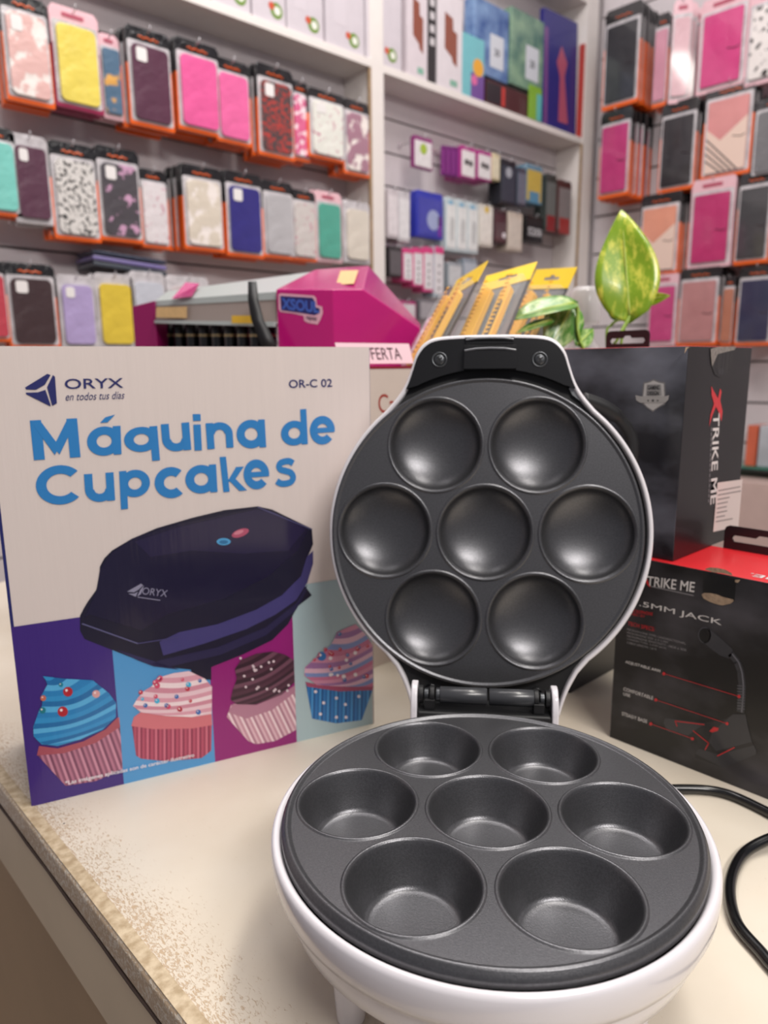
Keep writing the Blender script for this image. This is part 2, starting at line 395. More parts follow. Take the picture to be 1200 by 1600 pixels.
def dome(R0, D, k=10):
    out = []
    for i in range(1, k+1):
        t = i/k; r = R0*math.cos(t*math.pi/2); out.append((max(r, 0) if i < k else 0, -D*math.sin(t*math.pi/2)*1.0))
    return out
cupl = [(rl, 0), (rl-.0003, .0007), (rl-.0012, .0010), (rl-.0021, .0007), (rl-.0026, -.0004), (rl-.0032, -.0008)]+[(r, z-.0008) for r, z in dome(rl-.0034, .0150, 14)]
riml = [(0.1085, 0), (0.109, .0002), (0.1098, .0010), (0.1108, .0012), (0.1117, .0006), (0.1120, -.002), (0.1112, -.0042), (0.1095, -.0042)]
plate(0.1085, 0.0729, rl, cupl, riml, DARK).build('upper_plate', cm, T=ML @ Matrix.Translation((0, 0, .0015)))
# handle cover with arc-shaped lower edge
arc = [(0.1185*math.sin(t), 0.1185*math.cos(t)) for t in np.linspace(-.46, .46, 25)]
top = [(a*.972, b*.977) for a, b in outline if b > .1055]
top.sort(key=lambda p: math.atan2(p[0], p[1]))
hc = top+[(a, b) for a, b in arc[::-1]]
def extr(mb, pts, z0, z1, M):
    T = Matrix(((1, 0, 0, 0), (0, 0, 1, 0), (0, 1, 0, 0), (0, 0, 0, 1)))
    mb.prism(pts, z0, z1, M, T)
x = MB(); extr(x, hc, -.004, .0025, BLACKP); hcov = x.build('handle_cover', cm, 0.0007, 3, T=MS)
x = MB()
extr(x, [(-.0165, .1405), (.0190, .1405), (.0180, .1355), (-.0155, .1355)], .002, .0045, BLACKP)
extr(x, [(-.0165, .1340), (.0200, .1340), (.0205, .1170), (-.0170, .1170)], .002, .0085, BLACKP)
x.tube([(-.0155, .1385, .0055), (-.008, .1392, .0062), (.002, .1394, .0064), (.012, .1392, .0062), (.0185, .1385, .0055)], .0009, mat('latch_gloss_ridge', '#6a6b70', 0.22), 8)  # ridges in lighter grey, painting in the arc gloss lines of the latch
x.tube([(-.0165, .1300, .0086), (-.008, .1312, .0090), (.002, .1315, .0092), (.012, .1312, .0090), (.0200, .1300, .0086)], .0009, mat('latch_gloss_ridge', '#6a6b70', 0.22), 8)
x.build('latch', cm, 0.0006, T=ML)
def screw(px_, py_, z, r=.0042):
    x = MB(); T = Matrix.Translation((px_, py_, z))
    x.lathe([(r*1.35, 0), (r*1.30, .0006), (r*1.1, .0004), (r, -.001), (r*.95, .0000), (r*.7, .0008), (0, .0012)], STEEL if z > 0 else BLACKP, 24, T)
    for a in (0.6, 0.6+math.pi/2):
        R = T @ Matrix.Rotation(a, 4, 'Z'); x.box((-r*.6, -r*.13, .0008), (r*.6, r*.13, .00135), BLACKM, R)
    x.build('screw', cm, T=ML)
screw(-.0345, .1250, .0027); screw(.0372, .1245, .0027); screw(-.0382, -.1165, -.003, .0036); screw(.0385, -.1165, -.003, .0036)
# grey corner flash on the lid beside the handle
x = MB(); extr(x, [(.0600, .1085), (.0650, .1005), (.0735, .0905), (.0700, .0925), (.0610, .0995), (.0585, .1040)], -.004, -.0015, mat('bare_trim', '#8f9194', 0.25, metal=0.5)); x.build('trim_piece', cm, T=ML)
# cable running out of the back of the lid to the base
x = MB(); x.tube(catmull([(.070, .098, -.012), (.088, .092, -.018), (.105, .078, -.026), (.110, .060, -.030), (.104, .03, -.036), (.085, -.02, -.042), (.06, -.09, -.036), (.05, -.125, -.02)], 8), [.0055]*12+[.0042]*45, BLACKM, 12, ML); x.build('link_cable', cm)

# ------------------------------------------------------------------ cupcake maker carton
BW, BH, BD = 0.2738, 0.3244, 0.105
bx = empty('cupcake_maker_box', (0.13893, 0.52232, 0), -0.2986, 'large white and purple cardboard box printed Máquina de Cupcakes', 'box')
bpy.context.view_layer.update()
carton = mat('white_carton', '#dccfc9', 0.42, coat=0.12, var=0.02, vscale=60, bump=0.25, bscale=55, stretch=(3.2, 3.2, .25))
navy = mat('navy_carton_edge', '#1d2263', 0.4, coat=0.1)
x = MB(); x.box((0.0012, 0, 0), (BW, BD, BH), carton)
x.box((0, -0.0002, 0), (0.0020, BD, BH), navy); x.box((BW-.0012, .0004, 0), (BW+.0004, BD, BH), navy)
x.build('carton', bx)
F = Face(bx.matrix_world.copy(), (0, -0.0002, 0), (1, 0, 0), (0, 0, 1), (0, -1, 0))
zt = F.px(75, 971.5)[1]
x1 = F.px(185, 1125)[0]; x2 = F.px(332, 1120)[0]; x3 = F.px(461, 1080)[0]
x = MB()
for a, c, col in ((0.0, x1, '#3d2378'), (x1, x2, '#4f97cf'), (x2, x3, '#8f1770'), (x3, BW-.0012, '#a9bec3')):
    F.poly(x, [(a, 0), (c, 0), (c, zt), (a, zt)], pmat(col), 1, px=False)
x.build('colour_panels', bx, fix=False)
def zz(p): return (p[0]/2, p[1]/2+900)       # detail coordinates of the lower half
def z1(p): return (p[0]/2, p[1]/2+540)       # detail coordinates of the upper half
# title
x = MB(); blue = pmat('#2d7fc1')
F.text(x, 'Máquina de', z1((95, 357)), z1((1046, 305)), z1((93, 217)), blue, 2, 0.028) if False else None
def word(txt, BL, BR, TL, M, bold=0.03, lay=2, **k): F.text(x, txt, BL, BR, TL, M, lay, bold, **k)
# words laid out on the printed baseline
_lay = [2.0]
def geo(ch):
    P = []
    def arc_(cx, cy, ro, ri, a0, a1, n=26):
        for i in range(n):
            t0, t1 = [math.radians(a0+(a1-a0)*k/n) for k in (i, i+1)]
            P.append([(cx+ri*math.cos(t0), cy+ri*math.sin(t0)), (cx+ro*math.cos(t0), cy+ro*math.sin(t0)), (cx+ro*math.cos(t1), cy+ro*math.sin(t1)), (cx+ri*math.cos(t1), cy+ri*math.sin(t1))])
    def bar(x0, x1_, y0, y1): P.append([(x0, y0), (x1_, y0), (x1_, y1), (x0, y1)])
    w = .285
    if ch in 'aáqdp': arc_(.5, .5, .51, .51-w, 0, 360, 36)
    if ch in 'aá': bar(.77, 1.01, 0, 1)
    if ch == 'á': P.append([(.40, 1.14), (.62, 1.14), (.86, 1.40), (.56, 1.32)])
    if ch == 'q': bar(.77, 1.01, -.42, 1)
    if ch == 'd': bar(.77, 1.01, 0, 1.45)
    if ch == 'p': bar(-.01, .23, -.42, 1)
    if ch == 'u': arc_(.44, .44, .45, .45-w, 180, 360); bar(-.01, .24, .44, 1); bar(.64, .89, 0, 1)
    if ch == 'n': arc_(.44, .56, .45, .45-w, 0, 180); bar(-.01, .24, 0, 1); bar(.64, .89, 0, .56)
    if ch == 'i': bar(0, .25, 0, 1); bar(0, .26, 1.14, 1.40)
    if ch == 'e': arc_(.5, .5, .51, .51-w, 0, 318, 34); bar(.2, 1.0, .41, .59)
    if ch == 'c': arc_(.5, .5, .51, .51-w, 48, 312, 30)
    if ch == 'C': arc_(.5, .5, .5, .285, 42, 318, 32)
    if ch == 'k': bar(0, .25, 0, 1.45); P.append([(.2, .42), (.60, 1), (.92, 1), (.46, .42)]); P.append([(.24, .50), (.46, .60), (.95, 0), (.64, 0)])
    if ch == 'M': P += [[(0, 0), (.27, 0), (.27, 1), (0, 1)], [(.89, 0), (1.16, 0), (1.16, 1), (.89, 1)], [(.0, 1), (.24, 1), (.66, .30), (.52, .10)], [(1.16, 1), (.92, 1), (.50, .30), (.64, .10)]]
    if ch == 's':
        c = [(.74, .80), (.60, .885), (.42, .89), (.24, .84), (.18, .72), (.26, .61), (.45, .55), (.64, .47), (.72, .31), (.63, .16), (.42, .11), (.22, .13), (.07, .23)]
        c = [tuple(p)[:2] for p in catmull([(a, b_, 0) for a, b_ in c], 3)]; q = []
        for i, p in enumerate(c):
            d = Vector(c[min(i+1, len(c)-1)])-Vector(c[max(i-1, 0)]); d.normalize(); n_ = Vector((-d.y, d.x))*.112
            q.append((tuple(Vector(p)+n_), tuple(Vector(p)-n_)))
        for (a, b_), (c_, d_) in zip(q, q[1:]): P.append([a, b_, d_, c_])
    xs = [p[0] for q in P for p in q]; ys = [p[1] for q in P for p in q]; x0, x1_, y0, y1 = min(xs), max(xs), min(ys), max(ys)
    return [[((a-x0)/(x1_-x0), (b_-y0)/(y1-y0)) for a, b_ in q] for q in P]
def letter(ch, BL, BR, TL, M):
    BL, BR, TL = [Vector(F.px(*p)) for p in (BL, BR, TL)]
    for i, q in enumerate(geo(ch)):
        x.add([F.pt(*(BL+(BR-BL)*a+(TL-BL)*b_), 2+(i % 3)*.15+(.5 if len(geo(ch)) - i <= 2 else 0)) for a, b_ in q], [(0, 1, 2, 3)], M)
letter('M', (53, 719), (126, 714), (46.5, 657), blue); letter('á', (137, 714), (190, 710), (134, 650), blue)
letter('q', (197, 724), (250, 719), (192, 669), blue)
letter('u', (255, 707), (299, 703), (251, 663), blue); letter('i', (304, 704), (316, 703.5), (301, 647), blue)
letter('n', (324, 702), (365, 699), (321, 661), blue); letter('a', (371, 702), (416, 699), (368, 657), blue)
letter('d', (440, 698), (481, 694), (437, 642), blue); letter('e', (485, 696), (524, 693), (483, 651), blue)
letter('C', (58, 791), (124, 786), (54, 729), blue); letter('u', (134, 786), (180, 782), (131, 741), blue)
letter('p', (189, 796), (236, 791), (186, 736), blue); letter('c', (243, 780), (286, 777), (240, 731), blue)
letter('a', (291, 773), (340, 769), (288, 728), blue); letter('k', (349, 769), (386, 766), (343, 714), blue)
letter('e', (382, 766), (422, 763), (379, 719), blue); letter('s', (430, 762), (463, 759), (428, 717), blue)
x.build('title_print', bx, fix=False)
# maker's mark
x = MB(); nv = pmat('#262a66')
word('ORYX', z1((203, 136)), z1((386, 132)), z1((201, 104)), nv, 0.01); word('en todos tus días', z1((205, 172)), z1((389, 166)), z1((205, 148)), nv, 0.0, shear=0.25)
word('OR-C 02', z1((903, 133)), z1((1038, 129)), z1((902, 107)), nv, 0.012)
for P in ([(78, 131), (148, 88), (158, 92), (140, 122), (112, 138), (82, 137)], [(165, 92), (172, 97), (178, 180), (163, 188), (147, 130)], [(80, 147), (118, 146), (142, 138), (158, 185), (158, 190), (82, 152)]):
    F.poly(x, [z1(p) for p in P], nv, 2)
x.build('brand_print', bx, fix=False)
# printed appliance
x = MB()
O1 = [(125,962),(131,950),(137,940),(150,922),(155,905),(156,885),(163,872),(175,860),(205,842),(245,825),(300,809),(350,797),(402,791),(425,796),(487,826),(489,850),(485,860),(479,872),(481,885),(480,900),(476,915),(487,930),(465,947),(450,975),(425,1000),(380,1022),(330,1042),(330,1062),(302,1060),(298,1046),(240,1040),(215,1031),(132,998),(125,985)]
F.poly(x, O1, pmat('#14112b'), 3)
F.poly(x, [zz(p) for p in [(510,248),(498,205),(560,175),(680,150),(800,105),(880,60),(940,0),(958,-60),(978,-80),(978,-40),(960,20),(925,75),(860,120),(770,165),(640,210)]], pmat('#403a72'), 4)
F.poly(x, [zz(p) for p in [(500,262),(680,222),(830,160),(925,85),(960,25),(955,50),(925,105),(830,185),(690,245),(520,285),(470,275)]], pmat('#252046'), 4)
F.poly(x, [zz(p) for p in [(360,228),(470,262),(560,292),(480,282),(428,262)]], pmat('#2a2650'), 4)
F.poly(x, [z1(p) for p in [(300,770),(312,700),(350,645),(420,600),(560,556),(800,506),(850,512),(965,572),(930,640),(840,720),(700,790),(520,840),(440,890),(280,840),(262,850)]], pmat('#1b1633', 0.2), 5)
F.poly(x, [z1(p) for p in [(420,612),(560,566),(800,512),(850,518),(955,572),(900,640),(760,650),(600,640),(470,660)]], pmat('#241d3f', 0.2), 6)
F.line(x, zz((256,148)), zz((430,210)), .0010, pmat('#5c5a80'), 6); F.line(x, zz((430,210)), zz((560,190)), .0008, pmat('#45416e'), 6)
F.line(x, (402, 792), (487, 827), .0009, pmat('#4a4770'), 7)
F.ell(x, z1((698, 612)), 11, 5.5, pmat('#4f9fd0'), 7); F.ell(x, z1((698, 613)), 7, 3, pmat('#2c6f9e'), 8)
F.ell(x, z1((750, 585)), 14, 6, pmat('#b2506c'), 7, -.35); F.ell(x, z1((745, 583)), 8, 3, pmat('#cf7f90'), 8, -.35)
gr = pmat('#8d8aa0')
word('ORYX', z1((442, 776)), z1((520, 785)), z1((447, 754)), gr, 0.0, 7)
F.poly(x, [z1(p) for p in [(396,768),(440,743),(447,748),(432,762),(418,770)]], gr, 7); F.poly(x, [z1(p) for p in [(400,774),(420,774),(430,768),(424,784)]], gr, 7); F.poly(x, [z1(p) for p in [(438,762),(450,748),(440,775),(428,784)]], gr, 7)
F.line(x, z1((430,785)), z1((500,795)), .0006, gr, 7)
x.build('appliance_print', bx, fix=False)
# printed cupcakes
def cut(poly, ang, n, cols, sag, lay, mb, conv=zz):
    ca, sa = math.cos(ang), math.sin(ang)
    R = [(p[0]*ca+p[1]*sa, -p[0]*sa+p[1]*ca) for p in poly]
    y0 = min(p[1] for p in R)+.01; y1 = max(p[1] for p in R)-.01
    def span(y):
        xs = []
        for (a, b), (c, d) in zip(R, R[1:]+R[:1]):
            if (b-y)*(d-y) < 0: xs.append(a+(c-a)*(y-b)/(d-b))
        return (min(xs), max(xs)) if len(xs) > 1 else (R[0][0], R[0][0])
    def curve(t):
        out = []
        y = y0+(y1-y0)*t; lo, hi = span(min(max(y, y0), y1))
        for i in range(13):
            s = i/12; yy = y+sag*(y1-y0)*math.sin(math.pi*s)*math.sin(math.pi*t)
            out.append((lo+(hi-lo)*s, yy))
        return [conv((a*ca-b*sa, a*sa+b*ca)) for a, b in out]
    for k in range(n):
        A = curve(k/n); B = curve((k+1)/n)
        for i in range(12):
            q = [F.px(*p) for p in (A[i], A[i+1], B[i+1], B[i])]
            mb.add([F.pt(a, b, lay) for a, b in q], [(0, 1, 2, 3)], pmat(cols[k % len(cols)]))
def cupcake_print(frost, fcols, fang, fn, wrap, wcols, wang, wn, cake, ccol, balls, dots=None):
    x = MB()
    F.poly(x, [zz(p) for p in wrap], pmat(wcols[0]), 2); cut(wrap, wang+math.pi/2, wn, wcols, 0.0, 3, x)
    F.poly(x, [zz(p) for p in cake], pmat(ccol), 4)
    F.poly(x, [zz(p) for p in frost], pmat(fcols[0]), 5); cut(frost, fang, fn, fcols, 0.10, 6, x)
    for (bx_, by_, r, c) in balls:
        F.ell(x, zz((bx_, by_)), r/2, r/2, pmat(c), 8); F.ell(x, zz((bx_-r*.3, by_-r*.3)), r/7, r/7, pmat('#f2dfe0'), 9, n=8)
    x.build('cupcake_print', bx, fix=False)
rnd = random.Random(3)
cupcake_print([(105,500),(104,470),(122,420),(135,400),(128,375),(150,335),(134,312),(200,320),(290,325),(340,365),(362,395),(362,440),(320,480),(250,510),(180,530),(130,525)], ['#2f8fc9','#1c6ca8','#56aede','#2580bd'], -.30, 15,
  [(118,560),(200,548),(300,510),(373,440),(383,602),(300,640),(205,655)], ['#b5748c','#7d4560','#c98aa0','#8f546e'], -.35, 34,
  [(115,560),(122,530),(180,538),(262,515),(330,478),(368,440),(376,470),(300,520),(200,553)], '#a8505e',
  [(212,360,15,'#b3202f'),(196,422,16,'#b3202f'),(300,367,12,'#d9a0a0'),(135,380,9,'#c56b55'),(133,418,10,'#197a86'),(190,338,7,'#1b7f94')])
cupcake_print([(415,405),(430,380),(450,358),(480,340),(490,318),(540,303),(590,296),(640,320),(662,345),(661,430),(600,440),(520,437),(440,425)], ['#e8c6cf','#d99bac','#f0dade','#cf8a9d'], -.08, 11,
  [(412,465),(500,472),(600,470),(662,460),(660,545),(630,568),(520,578),(440,570),(425,560)], ['#b44c66','#8c2f4d','#cc6a80','#9c3b57'], 0.0, 38,
  [(410,468),(418,440),(440,424),(520,436),(600,440),(661,430),(663,465),(600,476),(480,478)], '#d0707a',
  [(rnd.uniform(435,650), rnd.uniform(315,425), rnd.uniform(5,9), rnd.choice(['#c22440','#2a67b0','#3bb0d8','#d3456a'])) for i in range(20)])
cupcake_print([(720,385),(728,350),(740,320),(733,290),(752,262),(800,242),(850,235),(890,245),(917,262),(920,330),(880,370),(800,400),(740,400)], ['#4f2c3d','#331a29','#6d4557','#432334'], -.45, 15,
  [(708,440),(722,402),(760,440),(850,410),(922,350),(925,480),(860,515),(800,525),(775,515)], ['#dcb5c0','#b07c8e','#ecd0d6','#c4909f'], -.45, 32,
  [(712,425),(728,398),(800,402),(880,370),(921,340),(922,362),(850,418),(770,445)], '#b07a90',
  [(rnd.uniform(745,905), rnd.uniform(255,360), 4, '#d8c4cc') for i in range(22)])
cupcake_print([(950,310),(952,285),(985,255),(1010,240),(1040,205),(1052,175),(1085,160),(1110,150),(1140,180),(1163,215),(1165,345),(1080,345),(990,340)], ['#cf8ba6','#9c6c9f','#dcb0c3','#7f8fc2','#c46f90'], -.25, 15,
  [(955,335),(1060,352),(1165,352),(1130,450),(1050,460),(975,445)], ['#2b77bb','#1a5591','#4392cf','#2167a6'], 0.02, 34,
  [(953,330),(990,338),(1080,345),(1165,345),(1164,356),(1060,360),(960,345)], '#a5496a',
  [(1004,250,14,'#2d6fb3'),(1060,180,6,'#3a6fae')]+[(rnd.uniform(975,1155), rnd.uniform(215,325), rnd.uniform(4,7), rnd.choice(['#3c63a8','#c22c4a','#f0e6ea','#c22c4a'])) for i in range(26)]+[(985,360,5,'#e8dfe8'),(1010,395,5,'#e8dfe8'),(1050,380,5,'#e8dfe8'),(1078,400,5,'#e8dfe8'),(1120,375,5,'#e8dfe8'),(1000,430,5,'#e8dfe8'),(1080,440,5,'#e8dfe8'),(1050,440,5,'#e8dfe8')])
x = MB(); word('*Las imágenes aplicadas son de carácter ilustrativo', zz((203, 655)), zz((606, 566)), zz((203, 638)), pmat('#efe9f0'), 0.012, 10)
x.build('caption_print', bx, fix=False)

# ------------------------------------------------------------------ black cartons on the right
def smoke_mat(name, base, smoke, scale=7, sc=(1, 1, 1), lo=0.45, hi=0.85):
    M = mat(name, smoke, 0.38, coat=0.12, col2=base, vscale=scale, stretch=sc)
    r = [n for n in M.node_tree.nodes if n.type == 'VALTORGB'][0]
    r.color_ramp.elements[0].position = lo; r.color_ramp.elements[1].position = hi; return M
KB = mat('black_carton', '#1b1a1e', 0.4, coat=0.12, var=0.1)
KS = smoke_mat('smoky_black_carton', '#17171d', '#7a7c88', 11, (1, 1, 1.6), .42, .78)
RED = mat('red_carton', '#d5252c', 0.4, coat=0.1, var=0.05)
KRAFT = mat('torn_kraft', '#a99078', 0.85, var=0.3, vscale=300, bump=0.6, bscale=400)
white = pmat('#d9d5d3'); redi = pmat('#c8242c'); gry = pmat('#8b888b')
def carton_box(name, world, rz, wd, dp, ht, front, sides, topm, label, cat='box', back=None):
    e = empty(name, world, rz, label, cat)
    x = MB()
    x.add([(0,0,0),(wd,0,0),(wd,0,ht),(0,0,ht)], [(0,1,2,3)], front)
    x.add([(wd,0,0),(wd,dp,0),(wd,dp,ht),(wd,0,ht)], [(0,1,2,3)], sides)
    x.add([(0,dp,0),(0,0,0),(0,0,ht),(0,dp,ht)], [(0,1,2,3)], sides)
    x.add([(wd,dp,0),(0,dp,0),(0,dp,ht),(wd,dp,ht)], [(0,1,2,3)], back or sides)
    x.add([(0,0,ht),(wd,0,ht),(wd,dp,ht),(0,dp,ht)], [(0,1,2,3)], topm)
    x.add([(0,0,0),(0,dp,0),(wd,dp,0),(wd,0,0)], [(0,1,2,3)], sides)
    x.build('carton', e, 0.0006, 2)
    bpy.context.view_layer.update()
    return e
def hang_tab(parent, cx, y, z, w_, h_, M):
    """upright card tab with a euro slot"""
    x = MB(); r = .004
    o_ = [(-w_/2, 0), (w_/2, 0), (w_/2, h_-r), (w_/2-r*.3, h_-r*.3), (w_/2-r, h_), (-w_/2+r, h_), (-w_/2+r*.3, h_-r*.3), (-w_/2, h_-r)]
    sw, s0, s1 = w_*.37, h_*.36, h_*.62
    hole = [(-sw, s0), (sw, s0), (sw+.0015, (s0+s1)/2), (sw, s1), (w_*.1, s1), (w_*.06, h_*.74), (-w_*.06, h_*.74), (-w_*.1, s1), (-sw, s1), (-sw-.0015, (s0+s1)/2)]
    bm = bmesh.new()
    for loop in (o_, hole):
        vs = [bm.verts.new((a, 0, b_)) for a, b_ in loop]
        for i in range(len(vs)): bm.edges.new((vs[i], vs[(i+1) % len(vs)]))
    bmesh.ops.triangle_fill(bm, use_beauty=True, use_dissolve=False, edges=bm.edges[:], normal=(0, -1, 0)); bm.verts.index_update()
    x.add([v.co.copy() for v in bm.verts], [tuple(v.index for v in f.verts) for f in bm.faces], M); bm.free()
    o = x.build('hang_tab', parent, T=Matrix.Translation((cx, y, z)))
    s = o.modifiers.new('s', 'SOLIDIFY'); s.thickness = 0.0012; s.offset = 0
    return o
MH = 0.1600
mic = carton_box('microphone_box', (0.5269, 0.2846, 0), -math.pi/2, 0.162, 0.078, MH, smoke_mat('smoky_black_mic_carton', '#0f0e10', '#504d53', 13, (1, 1, 1.5), .46, .8), KB, RED, 'black box with red top and printed desk microphone, lowest on the right', back=KB)
G = Face(mic.matrix_world.copy(), (0, 0, 0), (1, 0, 0), (0, 0, 1), (0, -1, 0))
def zm(p): return (920+p[0]*.26242, 840+p[1]*.2625)
hang_tab(mic, 0.081, 0.0775, MH-0.0005, 0.062, 0.020, KB)
x = MB()
G.text(x, 'TRIKE ME', zm((345, 285)), zm((628, 325)), zm((350, 228)), white, 2, 0.012)
G.line(x, zm((372, 290)), zm((625, 345)), .0007, gry, 2)
G.poly(x, [zm(p) for p in [(335, 215), (350, 250), (368, 298), (352, 285), (338, 262), (318, 290)]], redi, 2)
x.build('brand_print', mic, fix=False)
x = MB()
G.text(x, '.5MM JACK', zm((300, 415)), zm((790, 532)), zm((303, 375)), white, 2, 0.0)
G.text(x, 'MICROPHONE', zm((250, 443)), zm((380, 464)), zm((252, 425)), redi, 2); G.text(x, 'MIC-01', zm((250, 462)), zm((330, 474)), zm((252, 448)), redi, 2)
G.text(x, 'TECH SPECS:', zm((232, 520)), zm((392, 558)), zm((234, 498)), redi, 2)
for i, t in enumerate(['MICROPHONE TYPE: UNIDIRECTIONAL', 'MICROPHONE SIZE: 6 X 5 MM', 'MICROPHONE SENSITIVITY: -38DB ± 3DB', 'CONNECTORS: 3.5MM JACK', 'CABLE LENGTH: 1.8 M']):
    Lx = [578, 470, 580, 462, 402][i]; yy = 551+i*19.5
    G.text(x, t, zm((228, yy)), zm((Lx, yy+(Lx-228)*.245)), zm((229, yy-12)), gry, 2)
for t, a, b_ in (('ADJUSTABLE ARM', ((218, 750), (425, 807), (220, 730)), (450, 808, 897, 944)), ('COMFORTABLE', ((207, 910), (383, 966), (209, 890)), (402, 964, 826, 1105)), ('USE', ((206, 938), (247, 950), (207, 920)), None), ('STEADY BASE', ((197, 1056), (347, 1105), (199, 1036)), (372, 1107, 620, 1195))):
    G.text(x, t, zm(a[0]), zm(a[1]), zm(a[2]), white, 2, 0.006)
    if b_:
        G.line(x, zm(b_[:2]), zm(b_[2:]), .0004, redi, 6)
        for q in (b_[:2], b_[2:]): G.ell(x, zm(q), 2.4, 2.6, redi, 7, n=12)
x.build('feature_print', mic, fix=False)
x = MB(); g1, g2, g3 = pmat('#1c1c20'), pmat('#333338'), pmat('#4a4a50')
G.ell(x, zm((690, 580)), 10.0, 12.5, g3, 2); 
G.poly(x, [zm(p) for p in [(700,538),(740,560),(800,610),(858,665),(858,690),(835,720),(780,700),(720,655),(680,620)]], g2, 2)
G.ell(x, zm((690, 580)), 8.6, 11, pmat('#08080a'), 3)
Pn = [(845,690),(885,740),(905,800),(913,870),(912,940),(903,1040)]
for (a, b_) in zip(Pn, Pn[1:]): G.line(x, zm(a), zm(b_), .0052, g2, 2); G.line(x, zm((a[0]+8,a[1])), zm((b_[0]+8,b_[1])), .0009, pmat('#6a6a72'), 3)
for i in range(9): G.line(x, zm((885, 880+i*17)), zm((930, 884+i*17)), .0007, pmat('#5a5a60'), 4)
G.poly(x, [zm(p) for p in [(860,1050),(935,1050),(945,1110),(975,1210),(980,1245),(1000,1265),(995,1290),(800,1370),(635,1310),(635,1280),(655,1250),(645,1200),(590,1180),(585,1195),(460,1150),(445,1100),(455,1070),(700,1100),(820,1075)]], g1, 2)
G.poly(x, [zm(p) for p in [(860,1050),(935,1050),(945,1110),(970,1215),(760,1270),(715,1215),(740,1150),(820,1085)]], g2, 3)
G.poly(x, [zm(p) for p in [(445,1100),(458,1072),(560,1088),(700,1105),(640,1140),(590,1180),(470,1150)]], g2, 3)
G.poly(x, [zm(p) for p in [(635,1285),(655,1255),(775,1290),(985,1235),(1000,1265),(995,1290),(800,1370)]], g2, 3)
for a, b_ in (((515,1088),(528,1122)),((515,1090),(690,1112)),((622,1147),(716,1222)),((716,1222),(694,1262)),((870,1247),(766,1299))): G.line(x, zm(a), zm(b_), .0007, redi, 5)
G.poly(x, [zm(p) for p in [(720,1150),(745,1125),(775,1132),(770,1148),(735,1158)]], redi, 5)
x.build('microphone_print', mic, fix=False)
# torn opening in the front
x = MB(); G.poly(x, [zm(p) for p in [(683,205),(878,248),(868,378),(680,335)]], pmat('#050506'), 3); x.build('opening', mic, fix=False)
x = MB(); G.poly(x, [zm(p) for p in [(672,338),(690,328),(730,330),(765,338),(800,352),(840,362),(862,368),(864,378),(845,392),(800,402),(770,398),(730,385),(685,362)]], KRAFT, 4)
x.build('torn_edge', mic, fix=False); x = MB(); G.poly(x, [zm(p) for p in [(690,188),(720,176),(770,180),(815,190),(850,210),(858,226),(800,212),(740,205)]], KRAFT, 4)
x.build('torn_edge', mic, fix=False); x = MB(); G.poly(x, [zm(p) for p in [(872,250),(905,250),(890,268),(872,265)]], KRAFT, 4); x.build('torn_edge', mic, fix=False)
TF = Face(mic.matrix_world.copy(), (0, 0, MH), (1, 0, 0), (0, 1, 0), (0, 0, 1))
x = MB(); TF.text(x, 'ME.', (0.118, 0.016), (0.095, 0.016), (0.118, 0.008), white, 2, 0.01, px=False); x.build('top_print', mic, fix=False)

lb = carton_box('black_carton_box', (0.575, 0.50, 0), -math.pi/2, 0.146, 0.10, MH, KB, KB, KB, 'plain black box on the counter half hidden behind the raised lid')
hs = carton_box('gaming_box', (0.5335, 0.468, MH+.0002), -math.pi/2, 0.468-0.2438, 0.119, 0.1618, KS, smoke_mat('dark_side_carton', '#110f12', '#1d1b1f', 8), RED, 'tall smoky black box with silver shield badge and torn corner')
H1 = Face(hs.matrix_world.copy(), (0, 0, 0), (1, 0, 0), (0, 0, 1), (0, -1, 0))
H2 = Face(hs.matrix_world.copy(), (0.2242, 0, 0), (0, 1, 0), (0, 0, 1), (1, 0, 0))
def zh(p): return (880+p[0]*.26667, 520+p[1]*.26667)
hang_tab(hs, 0.112, 0.117, 0.1612, 0.044, 0.0185, mat('tab_black', '#1a1013', 0.4))
x = MB(); sv, sd = pmat('#b5b1ad'), pmat('#6f6c6c')
H1.poly(x, [zh(p) for p in [(470,290),(500,285),(530,270),(565,285),(598,290),(602,370),(598,420),(560,440),(527,465),(490,440),(465,415),(462,370)]], sd, 2)
H1.poly(x, [zh(p) for p in [(478,298),(505,292),(530,280),(560,292),(590,298),(594,370),(590,415),(555,435),(527,455),(495,435),(473,412),(470,370)]], sv, 3)
H1.poly(x, [zh(p) for p in [(490,302),(575,302),(578,368),(487,368)]], pmat('#8e8b88'), 4)
H1.poly(x, [zh(p) for p in [(425,365),(455,372),(600,372),(622,365),(618,392),(600,410),(455,410),(430,395)]], pmat('#a09c98'), 5)
H1.text(x, 'GAMING', zh((497, 334)), zh((568, 334)), zh((497, 308)), g1, 6, 0.02); H1.text(x, 'DESIGN', zh((497, 366)), zh((563, 366)), zh((497, 342)), g1, 6, 0.02)
for q, r in ((500, 2.0), (528, 2.8), (556, 2.0)):
    c = zh((q, 397)); H1.poly(x, [(c[0]+r*(1 if i % 2 == 0 else .42)*math.sin(i*math.pi/5), c[1]-r*(1 if i % 2 == 0 else .42)*math.cos(i*math.pi/5)) for i in range(10)], g1, 6)
x.build('badge_print', hs, fix=False)
x = MB()
